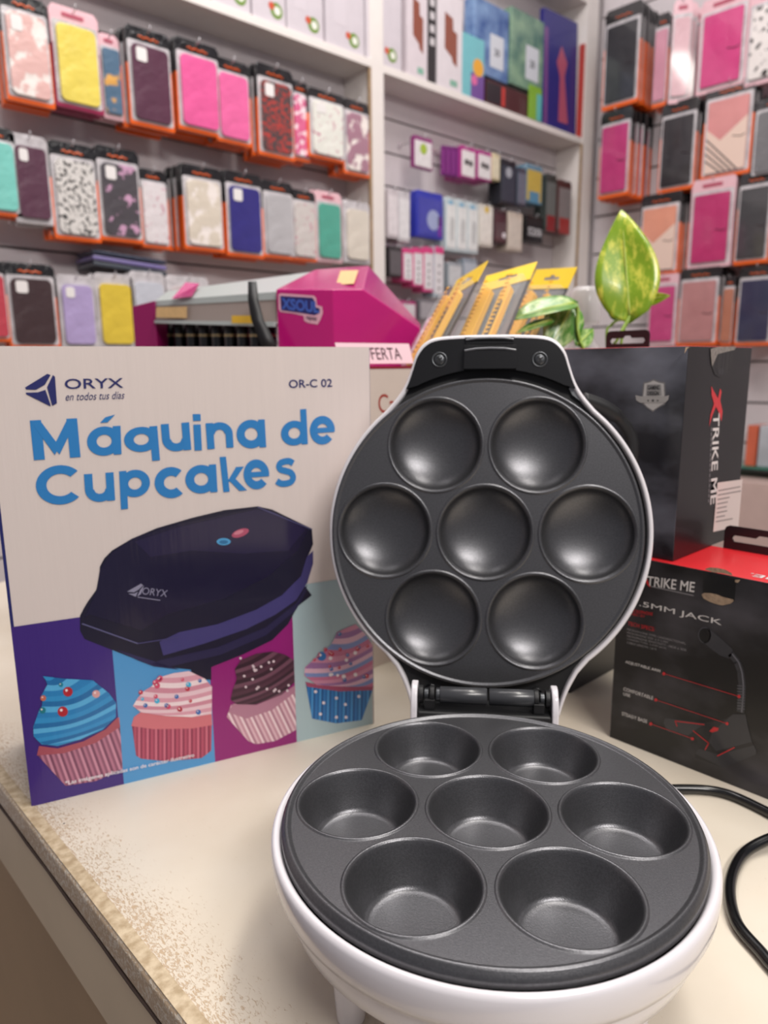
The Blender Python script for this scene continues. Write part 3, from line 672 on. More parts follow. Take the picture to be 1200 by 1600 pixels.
# vertical lettering on the right side, reading downwards
H2.text(x, 'TRIKE ME', zh((878, 470)), zh((860, 1008)), zh((915, 468)), white, 2, 0.014)
H2.poly(x, [zh(p) for p in [(866,312),(880,340),(905,385),(918,325),(926,345),(918,395),(932,460),(925,520),(912,470),(893,432),(870,490),(853,552),(862,480),(882,415),(868,365)]], redi, 2)
for i in range(15):
    H2.line(x, zh((868-i*1.2, 555+i*30)), zh((867-i*1.2, 575+i*30)), .0012, gry, 2)
x.build('brand_print', hs, fix=False)
x = MB(); H2.poly(x, [zh(p) for p in [(902,878),(1049,858),(1024,1135),(876,1166)]], pmat('#d8c6c2'), 3)
for i in range(8):
    t = i/8; a = zh((906-t*18, 925+t*208)); Lx = [128, 135, 70, 62, 58, 62, 52, 100][i]; c = zh((906-t*18+Lx, 925+t*208-Lx*.17-2)); H2.line(x, a, c, .0009, pmat('#7b6d6d'), 4)
x.build('sticker', hs, fix=False)
x = MB(); H2.poly(x, [zh(p) for p in [(880,120),(930,100),(1000,105),(1002,140),(985,200),(955,245),(915,262),(885,245),(870,200)]], pmat('#040405'), 3); H2.ell(x, zh((922, 228)), 5.5, 5, pmat('#1c1c20'), 4); x.build('opening', hs, fix=False)
x = MB(); H2.poly(x, [zh(p) for p in [(860,95),(900,82),(1010,80),(1000,100),(950,112),(900,125),(885,160),(868,200),(862,140)]], mat('torn_film', '#8c847c', 0.3, var=0.5, vscale=400, coat=0.6), 5)
x.build('torn_film', hs, fix=False); x = MB(); H2.poly(x, [zh(p) for p in [(712,85),(740,84),(722,92),(712,112),(706,122)]], KRAFT, 5); x.build('torn_edge', hs, fix=False)

# beige carton behind
be = carton_box('beige_carton_box', (0.455, 0.5302, 0), 0, 0.088, 0.085, 0.309, mat('beige_carton', '#d9c8bc', 0.45, var=0.03), mat('beige_carton', '#d9c8bc'), mat('pink_top', '#c4546a', 0.5), 'beige box with red lettering behind the large printed box')
x = MB(); BF = Face(be.matrix_world.copy(), (0, 0, 0), (1, 0, 0), (0, 0, 1), (0, -1, 0))
def zc(p): return (480+p[0]/2.069, 500+p[1]/2.069)
BF.text(x, 'Ca', zc((230, 300)), zc((285, 302)), zc((229, 238)), pmat('#a8392f'), 2, 0.0); x.build('brand_print', be, fix=False)
x = MB(); BF.poly(x, [(0, .3065), (.088, .3065), (.088, .309), (0, .309)], pmat('#8c2233'), 2, px=False); x.build('top_border', be, fix=False)
sg = empty('price_sign', (0.452, 0.540, 0.3115), -0.08, 'pale pink paper sign reading OFERTA lying on the beige box', 'sign')
x = MB(); x.box((0, 0, 0), (0.092, 0.0006, 0.021), mat('pink_paper', '#e6c3cb', 0.6), Matrix.Rotation(-0.35, 4, 'X')); x.build('paper', sg)
bpy.context.view_layer.update()
x = MB(); SF = Face(sg.matrix_world.copy(), Matrix.Rotation(-0.35, 4, 'X') @ Vector((0, 0, 0)), (1, 0, 0), Matrix.Rotation(-0.35, 4, 'X') @ Vector((0, 0, 1)), Matrix.Rotation(-0.35, 4, 'X') @ Vector((0, -1, 0)))
SF.text(x, 'OFERTA', (.028, .004), (.078, .004), (.028, .0165), pmat('#4a2b33'), 2, 0.0, px=False); x.build('lettering', sg, fix=False)

# ------------------------------------------------------------------ magenta display rack
K = 0.84
mag = mat('magenta_acrylic', '#b81572', 0.22, coat=0.4, var=0.04); magd = mat('magenta_acrylic_dark', '#8a1456', 0.3, coat=0.3)
alu = mat('pale_aluminium', '#b9c2c0', 0.4, metal=0.3); taup = mat('taupe_tag_rail', '#a3958e', 0.5)
def dk(x_, y_, d): return at(x_, y_, d*K)
R0 = dk(431, 452, 1.0)
rk = empty('display_rack', (R0.x, R0.y, 0), 0, 'magenta display rack with a pale metal tag rail behind the boxes', 'display rack')
RL = Vector((R0.x, R0.y, 0))
def rel(P): return [tuple(Vector(p)-RL) for p in P]
x = MB()
A0, A1, A2 = dk(431, 452, 1.0), dk(520, 452, 0.98), dk(567, 452, 1.0)
B0, B1 = dk(492, 421, 1.13), dk(576, 415, 1.15)
C1 = dk(657, 513, 1.03); C1b = dk(657, 507, 1.15)
def dn(p, z=0.001): return Vector((p.x, p.y, z))
C0 = dk(700, 560, 1.03); C0b = dk(705, 560, 1.15)
B0d, B1d = dn(B0), dn(B1)
q = rel([A0, A1, A2, B0, B1, C1, C1b, dn(A0), dn(A1), dn(A2), dn(C1), dn(C1b), dn(B0), dn(B1)])
x.add(q, [(0,1,8,7), (1,2,9,8), (2,5,10,9), (0,3,4,2,1), (2,4,6,5), (5,6,11,10), (3,4,13,12), (4,6,11,13), (0,3,12,7)], mag)
x.build('end_housing', rk, 0.0015, 2)
# rail
x = MB(); E0, E1 = dk(243, 470, 1.17), dk(262, 455, 1.25); E0b = dk(243, 505, 1.17)
A0b = dk(431, 500, 1.0)
f0 = dk(431, 456, 1.01); f0t = dk(492, 424, 1.12)
q = rel([E0, f0, f0t, E1, dk(243, 478, 1.17), dk(431, 468, 1.01)])
x.add(q, [(0,1,2,3), (0,1,5,4)], alu)
q = rel([dk(243, 478, 1.172), dk(431, 468, 1.012), dk(431, 503, 1.012), dk(243, 501, 1.172)]); x.add(q, [(0,1,2,3)], taup)
q = rel([dk(243, 501, 1.168), dk(431, 503, 1.008), dk(431, 511, 1.008), dk(243, 505, 1.168)]); x.add(q, [(0,1,2,3)], alu)
o = x.build('tag_rail', rk); s = o.modifiers.new('s', 'SOLIDIFY'); s.thickness = 0.002
x = MB()
e = [dk(206, 479, 1.17), dk(241, 470, 1.165), dk(206, 600, 1.17), dk(241, 600, 1.165)]
bk = Vector((0.03, 0.02, 0)); tp = [p+bk for p in e[:2]]
q = rel([e[0], e[1], dn(e[1]), dn(e[0]), tp[0], tp[1], dn(tp[1]), dn(tp[0])])
x.add(q, [(0,1,2,3), (0,1,5,4), (1,5,6,2), (0,4,7,3), (4,5,6,7)], magd); x.build('end_cap', rk, 0.001)
x = MB(); tagm = mat('tan_tag', '#d9b37c', 0.6, var=0.1, vscale=200)
def quad(mb, pts, M, dep): mb.add(rel([dk(a, b_, d) for (a, b_), d in zip(pts, dep)]), [(0,1,2,3)], M)
quad(x, [(525,445),(553,443),(560,422),(532,423)], tagm, [1.025-.012,1.025-.012,1.11-.012,1.11-.012]); x.build('price_tag', rk, fix=False)
x = MB(); quad(x, [(244,496),(292,497),(292,479),(244,480)], tagm, [1.155,1.118,1.118,1.155]); x.build('price_tag', rk, fix=False)
x = MB(); quad(x, [(362,505),(400,505),(400,493),(362,493)], mat('yellow_tag', '#e8b92c', 0.5), [1.05,1.02,1.02,1.05]); x.build('price_tag', rk, fix=False)
# small magenta block on the rail's far end
x = MB(); quad(x, [(268,467),(300,463),(312,443),(290,441)], mag, [1.13,1.11,1.2,1.2]); x.build('corner_piece', rk, fix=False)
# sticker
class PF:  # print on the left facet of the housing
    pass
x = MB(); pn = (A1-A0).normalized(); pu = Vector((0, 0, 1)); pz = pn.cross(pu).normalized(); pz = pz if pz.dot(CAM-A0) > 0 else -pz
SFc = Face(Matrix.Translation(RL), tuple(A0-RL), tuple(pn), (0, 0, 1), tuple(pz))
def zs(p): return (400+p[0]/3.75, 380+p[1]/3.75)
SFc.poly(x, [zs(p) for p in [(132,300),(145,293),(340,300),(352,315),(355,355),(385,362),(388,400),(372,440),(355,468),(300,460),(278,450),(275,420),(215,408),(140,402),(130,385)]], pmat('#d9a8b8'), 3)
SFc.poly(x, [zs(p) for p in [(142,308),(330,312),(340,325),(342,365),(372,375),(370,400),(340,415),(290,408),(145,392)]], pmat('#262263'), 5)
SFc.text(x, 'XSOUL', zs((148, 385)), zs((368, 402)), zs((148, 318)), pmat('#3f5fb4'), 7, 0.035)
SFc.text(x, 'vapes', zs((285, 448)), zs((350, 455)), zs((288, 420)), pmat('#3a2340'), 7, 0.01)
x.build('sticker', rk, fix=False)
# black strap hanging over the rail
st = MB(); pts = [(393, 441, .99), (394, 470, .985), (400, 500, .98), (412, 528, .98), (425, 560, .985)]
vs = []
for i, (a, b_, d) in enumerate(pts): vs += [dk(a-5-i*1.2, b_, d), dk(a+8+i*2.2, b_, d)]
st.add(vs, [(2*i, 2*i+1, 2*i+3, 2*i+2) for i in range(4)], BLACKM, True)
o = st.build('black_strap'); s = o.modifiers.new('s', 'SOLIDIFY'); s.thickness = 0.002
tag(o, 'black strap hanging over the pale rail of the magenta rack', 'strap')
# vape pods hanging in a row below the rail
pod0 = None
for i in range(9):
    t = i/8; xp = 250+i*19.5+t*8; d = (1.185-0.15*t)*K
    P = at(xp, 521, d)
    if pod0 is None:
        pod0 = empty('vape_device', (P.x, P.y, 0.31), 0)
        x = MB(); x.lathe([(0, -.03), (.0075, -.03), (.0088, -.024), (.0088, .014), (.0066, .022), (.004, .028), (0, .029)], BLACKP, 16); x.build('body', pod0)
        x = MB(); x.lathe([(.0089, .002), (.0091, .003), (.0089, .005)], mat('brass_ring', '#b9a77d', 0.3, metal=0.8), 16); x.build('ring', pod0)
        c = pod0
    else: c = copy_tree(pod0)
    c.location = (P.x+.02, P.y+.02, P.z-.005); tag(c, 'black vape with brass ring below the pale rail, %s from the left' % ['first', 'second', 'third', 'fourth', 'fifth', 'sixth', 'seventh', 'eighth', 'ninth'][i], 'vape', 'black vapes below the rail')
x = MB(); q = rel([dk(243, 505, 1.27), dk(431, 505, 1.12), dk(431, 560, 1.12), dk(243, 560, 1.27)]); x.add(q, [(0,1,2,3)], BLACKM); o = x.build('back_panel', rk); s = o.modifiers.new('s', 'SOLIDIFY'); s.thickness = 0.003
# tray that carries them
P0 = dk(243, 530, 1.2); P1 = dk(431, 530, 1.05)
x = MB(); q = rel([Vector((P0.x, P0.y, .285)), Vector((P1.x, P1.y, .285)), Vector((P1.x+.08, P1.y+.05, .285)), Vector((P0.x+.08, P0.y+.05, .285))]); x.add(q, [(0,1,2,3)], BLACKM); o = x.build('tray', rk); s = o.modifiers.new('s', 'SOLIDIFY'); s.thickness = 0.01

# ------------------------------------------------------------------ utility knives in blister packs
yel = mat('yellow_card', '#f7d21c', 0.4, coat=0.2, var=0.05); yelp = mat('yellow_plastic', '#f2b50c', 0.3, coat=0.3)
film = mat('clear_blister', '#e8eef2', 0.08, coat=0.3, alpha=0.14); grc = mat('grey_back_card', '#5a5c60', 0.5, var=0.2, vscale=80)
pinkc = mat('pink_text_card', '#d9a4bd', 0.5, col2='#f3e3ea', vscale=160)
bin_ = MB()
BC = Vector((0.640, 0.556, 0)); bw = 0.052
for (a, c) in (((-bw,-bw,0),(bw,-bw+.003,.29)), ((-bw,bw-.003,0),(bw,bw,.29)), ((-bw,-bw+.003,0),(-bw+.003,bw-.003,.29)), ((bw-.003,-bw+.003,0),(bw,bw-.003,.29)), ((-bw,-bw,0),(bw,bw,.004))):
    bin_.box(a, c, PAINT)
o = bin_.build('display_bin', T=Matrix.Translation(BC)); tag(o, 'white open bin holding the yellow utility knives behind the raised lid', 'bin')
def knife_pack(org, X, Z, label):
    X, Z = Vector(X), Vector(Z); Z.normalize(); X = (X-Z*X.dot(Z)).normalized(); Y = Z.cross(X); wd = .064; Lh = .135
    M = Matrix((X, Y, Z)).transposed().to_4x4(); M.translation = Vector(org)-Z*Lh
    e = empty('utility_knife_pack', None, 0, label, 'utility knife', 'yellow utility knives in blister packs', M)
    hh = 0.027; x = MB(); bm = bmesh.new()
    o_ = [(0, Lh-hh), (wd, Lh-hh), (wd, Lh), (0, Lh)]; cx, cz = wd*.5, Lh-hh*.5
    hole = [(cx-.012, cz-.002), (cx+.012, cz-.002), (cx+.012, cz+.002), (cx+.004, cz+.002), (cx+.003, cz+.005), (cx-.003, cz+.005), (cx-.004, cz+.002), (cx-.012, cz+.002)]
    for loop in (o_, hole):
        vs = [bm.verts.new((p, 0, q_)) for p, q_ in loop]
        for i in range(len(vs)): bm.edges.new((vs[i], vs[(i+1) % len(vs)]))
    bmesh.ops.triangle_fill(bm, use_beauty=True, use_dissolve=False, edges=bm.edges[:], normal=(0, -1, 0)); bm.verts.index_update()
    x.add([v.co.copy() for v in bm.verts], [tuple(v.index for v in f.verts) for f in bm.faces], yel); bm.free()
    o = x.build('header_card', e); s = o.modifiers.new('s', 'SOLIDIFY'); s.thickness = 0.0008
    x = MB(); x.box((0, .001, 0), (wd, .0016, Lh-hh), grc); x.build('back_card', e)
    x = MB(); x.box((.001, -.012, .002), (wd-.001, .0005, Lh-hh-.001), film); x.build('blister', e, .003)
    for k, (u0, u1) in enumerate(((.14, .40), (.62, .80))):
        kn = MB(); zt_ = Lh-hh-.012-.004*k
        kn.prism([(wd*u0, .01), (wd*u1, .01), (wd*u1, zt_), (wd*(u0+u1)/2, zt_+.006), (wd*u0, zt_-.004)], -.009, -.002, yelp)
        kn.box((wd*u0+.003, -.0096, .02), (wd*u1-.003, -.009, zt_-.02), BLACKM) if k else None
        for j in range(16): kn.box((wd*u0+.002, -.0100, .02+j*.006), (wd*u0+.007, -.009, .0225+j*.006), yelp)
        kn.build('knife', e, .0006)
    return e
knife_pack((.6499, .5681, .4029), (-.308, -.9288, .206), (.6034, -.0177, .7973), 'yellow utility knife pack at the left, turned most edge-on')
knife_pack((.6669, .5396, .4064), (.1129, -.9795, .1668), (.6728, .1713, .7197), 'widest yellow utility knife pack in the middle with two knives')
knife_pack((.7742, .5492, .4224), (-.1587, -.9845, -.0751), (.4616, -.1283, .8777), 'yellow utility knife pack at the right, behind the plant leaves')
# pink lettered wrapper left of the knives
a = [at(708, 470, .79), at(690, 540, .79), at(640, 555, .80), at(668, 500, .80)]
x = MB(); x.add([tuple(p) for p in a], [(0,1,2,3)], pinkc); o = x.build('pink_wrapper'); s = o.modifiers.new('s', 'SOLIDIFY'); s.thickness = 0.0015
tag(o, 'pink and white lettered wrapper leaning against the leftmost knife pack', 'wrapper')

# ------------------------------------------------------------------ pothos
def leaf_mat(name, g1_, g2_, scale):
    M = mat(name, g1_, 0.32, coat=0.2, col2=g2_, vscale=scale, stretch=(1.6, .7, 1)); [n for n in M.node_tree.nodes if n.type == 'TEX_NOISE'][0].inputs['Roughness'].default_value = .72; 
    r = [n for n in M.node_tree.nodes if n.type == 'VALTORGB'][0]; r.color_ramp.elements[0].position = .38; r.color_ramp.elements[1].position = .52
    b = M.node_tree.nodes['Principled BSDF']; b.inputs['Subsurface Weight'].default_value = 0.0
    return M
lf1 = leaf_mat('variegated_leaf_yellow', '#7a9c1c', '#c6ca4c', 55); lf2 = leaf_mat('variegated_leaf_pale', '#4c8228', '#b3c684', 50)
stemm = mat('stem_green', '#8aa83f', 0.4)
pl = empty('pothos_plant', (0.775, 0.43, 0), 0, 'variegated green and yellow pothos in a glass jar behind the black boxes', 'plant')
PLc = Vector((0.775, 0.43, 0))
def leaf(base, tip, width, M, face=None, fold=.12, name='leaf', bend=.1):
    base = Vector(base); tip = Vector(tip); Y = (tip-base); Ln = Y.length; Y.normalize()
    n = (CAM-base) if face is None else Vector(face); n = (n-Y*n.dot(Y)).normalized(); X = Y.cross(n)
    rows, cols = 18, 8; vs = []; fs = []
    for i in range(rows+1):
        t = i/rows
        wd = width/2*(math.sin(math.pi*min(1, t**.62)*.997)**.78)*(1-.15*t**3)
        back = -.08*Ln*max(0, 1-t*7)
        for j in range(-cols//2, cols//2+1):
            s_ = j/(cols/2); d = fold*wd*abs(s_)-bend*Ln*t*t + .02*width*math.sin(t*9+s_*2)
            vs.append((s_*wd, Ln*t+back*abs(s_), d))
    k = cols+1
    for i in range(rows):
        for j in range(cols): fs.append((i*k+j, i*k+j+1, (i+1)*k+j+1, (i+1)*k+j))
    x = MB(); x.add(vs, fs, M, True)
    T = Matrix((X, Y, n)).transposed().to_4x4(); T.translation = base-PLc
    o = x.build(name, pl, T=T); s = o.modifiers.new('s', 'SOLIDIFY'); s.thickness = 0.0005
    x = MB(); x.tube([(0, Ln*t, -bend*Ln*t*t+.0008) for t in np.linspace(0, .93, 12)], [.0011*(1-.8*t) for t in np.linspace(0, 1, 12)], mat('leaf_midrib', '#b9cc62', 0.4), 6); x.build('midrib', o)
    return o
D = .80
leaf(at(984, 492, D), at(971, 322, D), .068, lf1, fold=.18)
leaf(at(1003, 470, D+.01), at(1046, 462, D-.01), .014, lf1, fold=.3)
leaf(at(896, 474, .79), at(793, 491, .77), .037, lf2, face=(-.35, -.4, .9), fold=.25)
leaf(at(892, 480, .80), at(856, 552, .79), .044, lf2, fold=.15)
leaf(at(902, 538, .79), at(930, 512, .80), .020, lf2)
leaf(at(972, 498, .82), at(955, 462, .83), .022, lf2)
leaf(at(862, 500, .78), at(806, 515, .77), .016, lf2, face=(-.3, -.4, .9))
def stem(P): x = MB(); x.tube(catmull([tuple(p-PLc) for p in P], 6), .0016, stemm, 8); x.build('stem', pl)
bot = Vector((.77, .43, .22)); 
stem([at(984, 494, D), at(977, 506, D), at(965, 530, D), at(955, 560, .82), bot])
stem([at(972, 497, .82), at(955, 508, .82), at(948, 535, .82), bot])
stem([at(1003, 470, D+.01), at(992, 480, D+.01), at(982, 500, D), at(970, 540, .81), bot])
stem([at(896, 474, .79), at(903, 482, .79), at(902, 505, .79), at(906, 530, .79), at(915, 555, .79), bot])
stem([at(892, 480, .80), at(899, 477, .80), at(904, 495, .795), at(908, 540, .79), bot])
glass = mat('clear_glass', '#f2f6f6', 0.03, trans=1.0)
x = MB(); x.lathe([(0, .002), (.030, .002), (.034, .006), (.034, .20), (.026, .22), (.026, .24), (.0245, .24), (.0245, .218), (.032, .198), (.032, .01), (0, .006)], glass, 40); x.build('glass_jar', pl)
# clear plastic bottle
Pb = at(905, 500, .90)
x = MB(); x.lathe([(0, 0), (.024, 0), (.026, .004), (.026, .31), (.023, .325), (.012, .34), (.010, .345), (.010, .355), (.019, .357), (.020, .362), (.019, .395), (.012, .402), (0, .403)], mat('frosted_plastic', '#e3e0e2', 0.2, coat=0.3, alpha=0.55), 32)
o = x.build('plastic_bottle', T=Matrix.Translation((Pb.x+.01, Pb.y, 0))); tag(o, 'frosted clear plastic bottle behind the pothos and yellow knives', 'bottle')

# ------------------------------------------------------------------ merchandise
ORG = mat('orange_pouch', '#f0651a', 0.3, coat=0.5, var=0.06); BLK = mat('black_pouch', '#121115', 0.28, coat=0.9, var=0.2, bump=1.0, bscale=70)
CLR = mat('clear_pouch_window', '#d5d0d3', 0.2, coat=1.0, var=0.30, vscale=25, bump=1.0, bscale=50)
PNK = mat('pale_pink_pouch', '#e9bcc4', 0.35, coat=0.4, var=0.06); CRM = mat('crimson_pouch', '#9c2450', 0.35, coat=0.4)
def casemat(c, kind='plain'):
    nm = 'case_'+kind+c.lstrip('#')
    if nm in MATS: return MATS[nm]
    if kind == 'plain': return mat(nm, c, 0.35, coat=0.9, var=0.10, vscale=12, bump=1.0, bscale=30)
    two = {'marble': ('#efe6e0', 30), 'script': ('#23201f', 120), 'hearts': ('#c07f92', 90), 'butterfly': ('#c79ab8', 45), 'red': ('#b23a34', 110), 'leopard': ('#2b2320', 45), 'floral': ('#f4dfe6', 60), 'rainbow': ('#d8a24e', 18)}[kind]
    M = mat(nm, c, 0.35, coat=0.9, col2=two[0], vscale=two[1], bump=1.0, bscale=30)
    r = [n for n in M.node_tree.nodes if n.type == 'VALTORGB'][0]
    lo = {'marble': .45, 'script': .42, 'hearts': .34, 'butterfly': .40, 'red': .45, 'leopard': .42, 'floral': .45, 'rainbow': .4}[kind]
    r.color_ramp.elements[0].position = lo; r.color_ramp.elements[1].position = lo+.05; return M
def rrect(x0, x1, z0, z1, r, k=4):
    P = []
    for cx, cz, a0 in ((x1-r, z1-r, 0), (x0+r, z1-r, 90), (x0+r, z0+r, 180), (x1-r, z0+r, 270)):
        for i in range(k+1):
            a = math.radians(a0+90*i/k); P.append((cx+r*math.cos(a), cz+r*math.sin(a)))
    return P
def build_pack(e, w_, h_, t, style, cm_, cam_=True, wallet=False, geo=None):
    """style: bag (black head, orange sides), pink, clear"""
    up, lowm = {'bag': (BLK, ORG), 'pink': (PNK, PNK), 'crimson': (PNK, CRM), 'clear': (CLR, CLR), 'black': (BLK, BLK)}[style]
    x = MB(); x.prism([(-w_/2+.001, 0), (w_/2-.001, 0), (w_/2, h_*.03), (w_/2, h_*.62), (-w_/2, h_*.62), (-w_/2, h_*.03)], 0, t, lowm)
    x.prism([(-w_/2, h_*.62), (w_/2, h_*.62), (w_/2, h_*.95), (w_/2-.008, h_), (-w_/2+.008, h_), (-w_/2, h_*.95)], 0, t, up)
    x.build('pouch', e, .0015)
    if style != 'clear':
        x = MB(); x.prism(rrect(-w_*.465, w_*.465, h_*.045, h_*.86, .006), -.0008, .0005, CLR); x.build('window', e)
        x = MB()
        if style in ('bag', 'black'): x.tube([(w_*(-.22+.055*i), -.0012, h_*(.905+.012*math.sin(i*2.3))) for i in range(9)], .0016, ORG, 6)
        else: x.prism(rrect(-w_*.25, w_*.2, h_*.90, h_*.94, .003), -.0012, 0, mat('header_ink', '#b04b62', .5))
        x.build('header_print', e)
    x = MB(); cz1 = h_*.82 if style != 'clear' else h_*.86
    x.prism(rrect(-w_*.40, w_*.40, h_*.065, cz1, min(.012, w_*.12) if not wallet else .004), -t*.75, -.0004, cm_)
    c = x.build('phone_case', e, .0025, 2)
    if cam_:
        x = MB(); x.prism(rrect(-w_*.31, -w_*.08, cz1-h_*.17, cz1-h_*.03, .005), -t*.75-.0012, -t*.75+.0004, mat('lens_opening', '#e6e2e0', .4) if cam_ == 1 else mat('lens_dark', '#2b272a', .3)); x.build('camera_opening', c)
    if wallet:
        x = MB(); x.tube([(w_*.12, -t*.75-.0006, h_*.42), (w_*.30, -t*.75-.001, h_*.40), (w_*.37, -t*.75-.0006, h_*.42)], .0012, mat('strap_dark', '#3a2a30', .5), 6); x.build('strap', c)  # thin dark line across the wallet front for its strap
    if geo:
        x = MB(); X0, X1, Z0, Z1 = -w_*.40, w_*.40, h_*.065, cz1; yy = -t*.75-.0003
        def P(a, b_): return (X0+(X1-X0)*a, yy, Z0+(Z1-Z0)*b_)
        x.poly([P(0, 0), P(1, 0), P(1, .72), P(.35, .44), P(0, .62)], mat('cream_leather', geo, .45))
        if geo == '#e6cabb':
            for i in range(4):
                s_ = .10*i; x.add([(P(0, .50-s_)[0], yy-.0003, P(0, .50-s_)[2]), (P(0, .47-s_)[0], yy-.0003, P(0, .47-s_)[2]), (P(.78-s_*1.4, 0)[0], yy-.0003, P(0, 0)[2]), (P(.84-s_*1.4, 0)[0], yy-.0003, P(0, 0)[2])], [(0,1,2,3)], mat('graphite_stripe', '#4d4648', .5))
        x.build('leather_inlay', c, fix=False)
WIRE = mat('hook_wire', '#d9d6da', 0.25, metal=0.6)
ORD = ['', 'first', 'second', 'third', 'fourth', 'fifth']
def hang(wall, x0, x1, y0, y1, style, col, desc, n=2, kind='plain', cam_=True, wallet=False, geo=None, cat='phone case', off=0.0, name='phone_case_pack', t=.010, gap=.0205, hook=True, yaw=0.0):
    if wall == 'R': gap = .029
    xm, ym = (x0+x1)/2, (y0+y1)/2
    if wall == 'L':
        f = lambda a, b_: on_y(a, b_, YF+off); rz = 0; away = Vector((0, 1, 0)); wallc = YB
    elif wall == 'R':
        f = lambda a, b_: on_x(a, b_, XR-.165+off); rz = -math.pi/2; away = Vector((1, 0, 0)); wallc = XR
    a, c = f(x0, ym), f(x1, ym); zt_, zb = f(xm, y0).z, f(xm, y1).z
    wd = (a-c).length*.97; ht = zt_-zb; P = f(xm, ym); P = Vector((P.x, P.y, zb))
    e = empty(name, P, rz+yaw, None, cat); build_pack(e, wd, ht, t, style, casemat(col, kind), cam_, wallet, geo)
    grp = 'phone case packs on the far wall' if wall == 'L' else 'phone case packs on the right wall'
    tag(e, desc, cat, grp)
    for k in range(1, n+1):
        q = P+away*(gap*(1.6 if yaw else 1)*k+.002)+away.cross(Vector((0, 0, 1)))*random.uniform(-.006, .006)
        if (wallc-(q.y if wall == 'L' else q.x)) < .014: break
        c_ = copy_tree(e); c_.location = q+Vector((0, 0, random.uniform(-.004, .004))); c_.rotation_euler = (0, 0, rz+yaw)
        tag(c_, ORD[k]+' pack behind the '+desc, cat, grp)
    if hook:
        x = MB(); dd = wallc-(P.y if wall == 'L' else P.x); zh_ = ht-.006
        R = Matrix.Rotation(rz, 4, 'Z')
        x.tube([(0, dd-.001, zh_), (0, -.010, zh_), (0, -.016, zh_+.010)], .0014, WIRE, 6, R); x.box((-.008, dd-.004, zh_-.006), (.008, dd-.0005, zh_+.01), WIRE, R)
        o = x.build('display_hook', T=Matrix.Translation(P)); tag(o, 'wire hook carrying the '+desc, 'hook', 'slatwall hooks')
    return e
# far wall, top row
hang('L', 5, 80, -5, 162, 'bag', '#dfb4ae', 'pale pink marble case pack, top row far left', 2, 'marble')
hang('L', 83, 158, 16, 172, 'crimson', '#ecd75e', 'yellow case pack with pale pink header and crimson foot, top row', 2, cam_=False)
hang('L', 158, 190, 55, 186, 'pink', '#4f6c86', 'narrow blue rainbow case pack beside the yellow one', 1, 'rainbow', cam_=False, off=.02)
hang('L', 200, 270, 48, 200, 'bag', '#5a3146', 'plum case pack in black and orange pouch, top row', 3)
hang('L', 276, 345, 66, 208, 'bag', '#ea5f9e', 'bright pink case pack, larger of the two pink ones', 3, cam_=False)
hang('L', 337, 392, 95, 225, 'bag', '#ec6aa4', 'bright pink case pack, smaller and further right', 3, cam_=False)
hang('L', 402, 460, 105, 247, 'bag', '#4c3f40', 'charcoal case pack with red lettering pattern', 3, 'red')
hang('L', 455, 484, 128, 252, 'bag', '#d9638f', 'narrow pink floral case pack between charcoal and butterfly ones', 2, 'floral', cam_=False, off=.015)
hang('L', 482, 540, 143, 250, 'bag', '#e6e6dd', 'white case pack with coloured butterflies', 2, 'hearts')
hang('L', 537, 578, 158, 275, 'bag', '#a5798a', 'mauve marble case pack beside the white post', 3, 'marble', cam_=False)
# far wall, middle row
hang('L', -42, 30, 198, 336, 'bag', '#7ed0c4', 'mint green case pack cut by the photo edge', 1, cam_=False)
hang('L', 20, 80, 212, 350, 'clear', '#5a3347', 'plum case in a clear pack, middle row', 2)
hang('L', 80, 155, 225, 376, 'bag', '#d8d4d0', 'white case pack with black handwriting pattern', 2, 'script', cam_=False)
hang('L', 152, 222, 232, 378, 'bag', '#4b464b', 'dark grey case pack with pink butterflies', 2, 'butterfly')
hang('L', 218, 264, 266, 388, 'bag', '#ddd6d8', 'white case pack with small hearts, middle row', 2, 'hearts', cam_=False, off=.015)
hang('L', 285, 350, 260, 392, 'bag', '#d8cdbd', 'beige marble case pack in the middle row', 3, 'marble', cam_=False)
hang('L', 352, 412, 270, 402, 'bag', '#2f2a7e', 'navy blue case pack in the middle row', 3)
hang('L', 410, 460, 284, 404, 'bag', '#b9b7ba', 'silver grey case pack in the middle row', 2, cam_=False)
hang('L', 455, 495, 298, 408, 'bag', '#cdc6c2', 'cream case pack with dotted pattern', 2, 'hearts', cam_=False)
hang('L', 493, 535, 300, 410, 'pink', '#4fa893', 'teal green case pack with pale header', 2, cam_=False)
hang('L', 537, 579, 315, 412, 'clear', '#dfd6c8', 'cream boxed case with thin frame beside the post', 2, cam_=False)
# far wall, bottom row
hang('L', -38, 13, 408, 534, 'bag', '#c23f4e', 'red case pack cut by the photo edge above the counter', 1, cam_=False)
hang('L', 10, 92, 412, 545, 'bag', '#3f2a2c', 'dark brown case pack, bottom row', 2)
hang('L', 92, 152, 430, 545, 'clear', '#b3a1cf', 'lilac case in a clear pack', 3)
hang('L', 150, 212, 428, 545, 'clear', '#e2c53e', 'yellow framed case in a clear pack, bottom row', 3, cam_=False)
hang('L', 205, 262, 425, 545, 'clear', '#c9ccd6', 'pale silver case in a clear pack behind the magenta rack', 2, cam_=False)
hang('L', 262, 330, 432, 545, 'clear', '#cfc3c4', 'clear case pack just above the pale tag rail', 2, cam_=False)
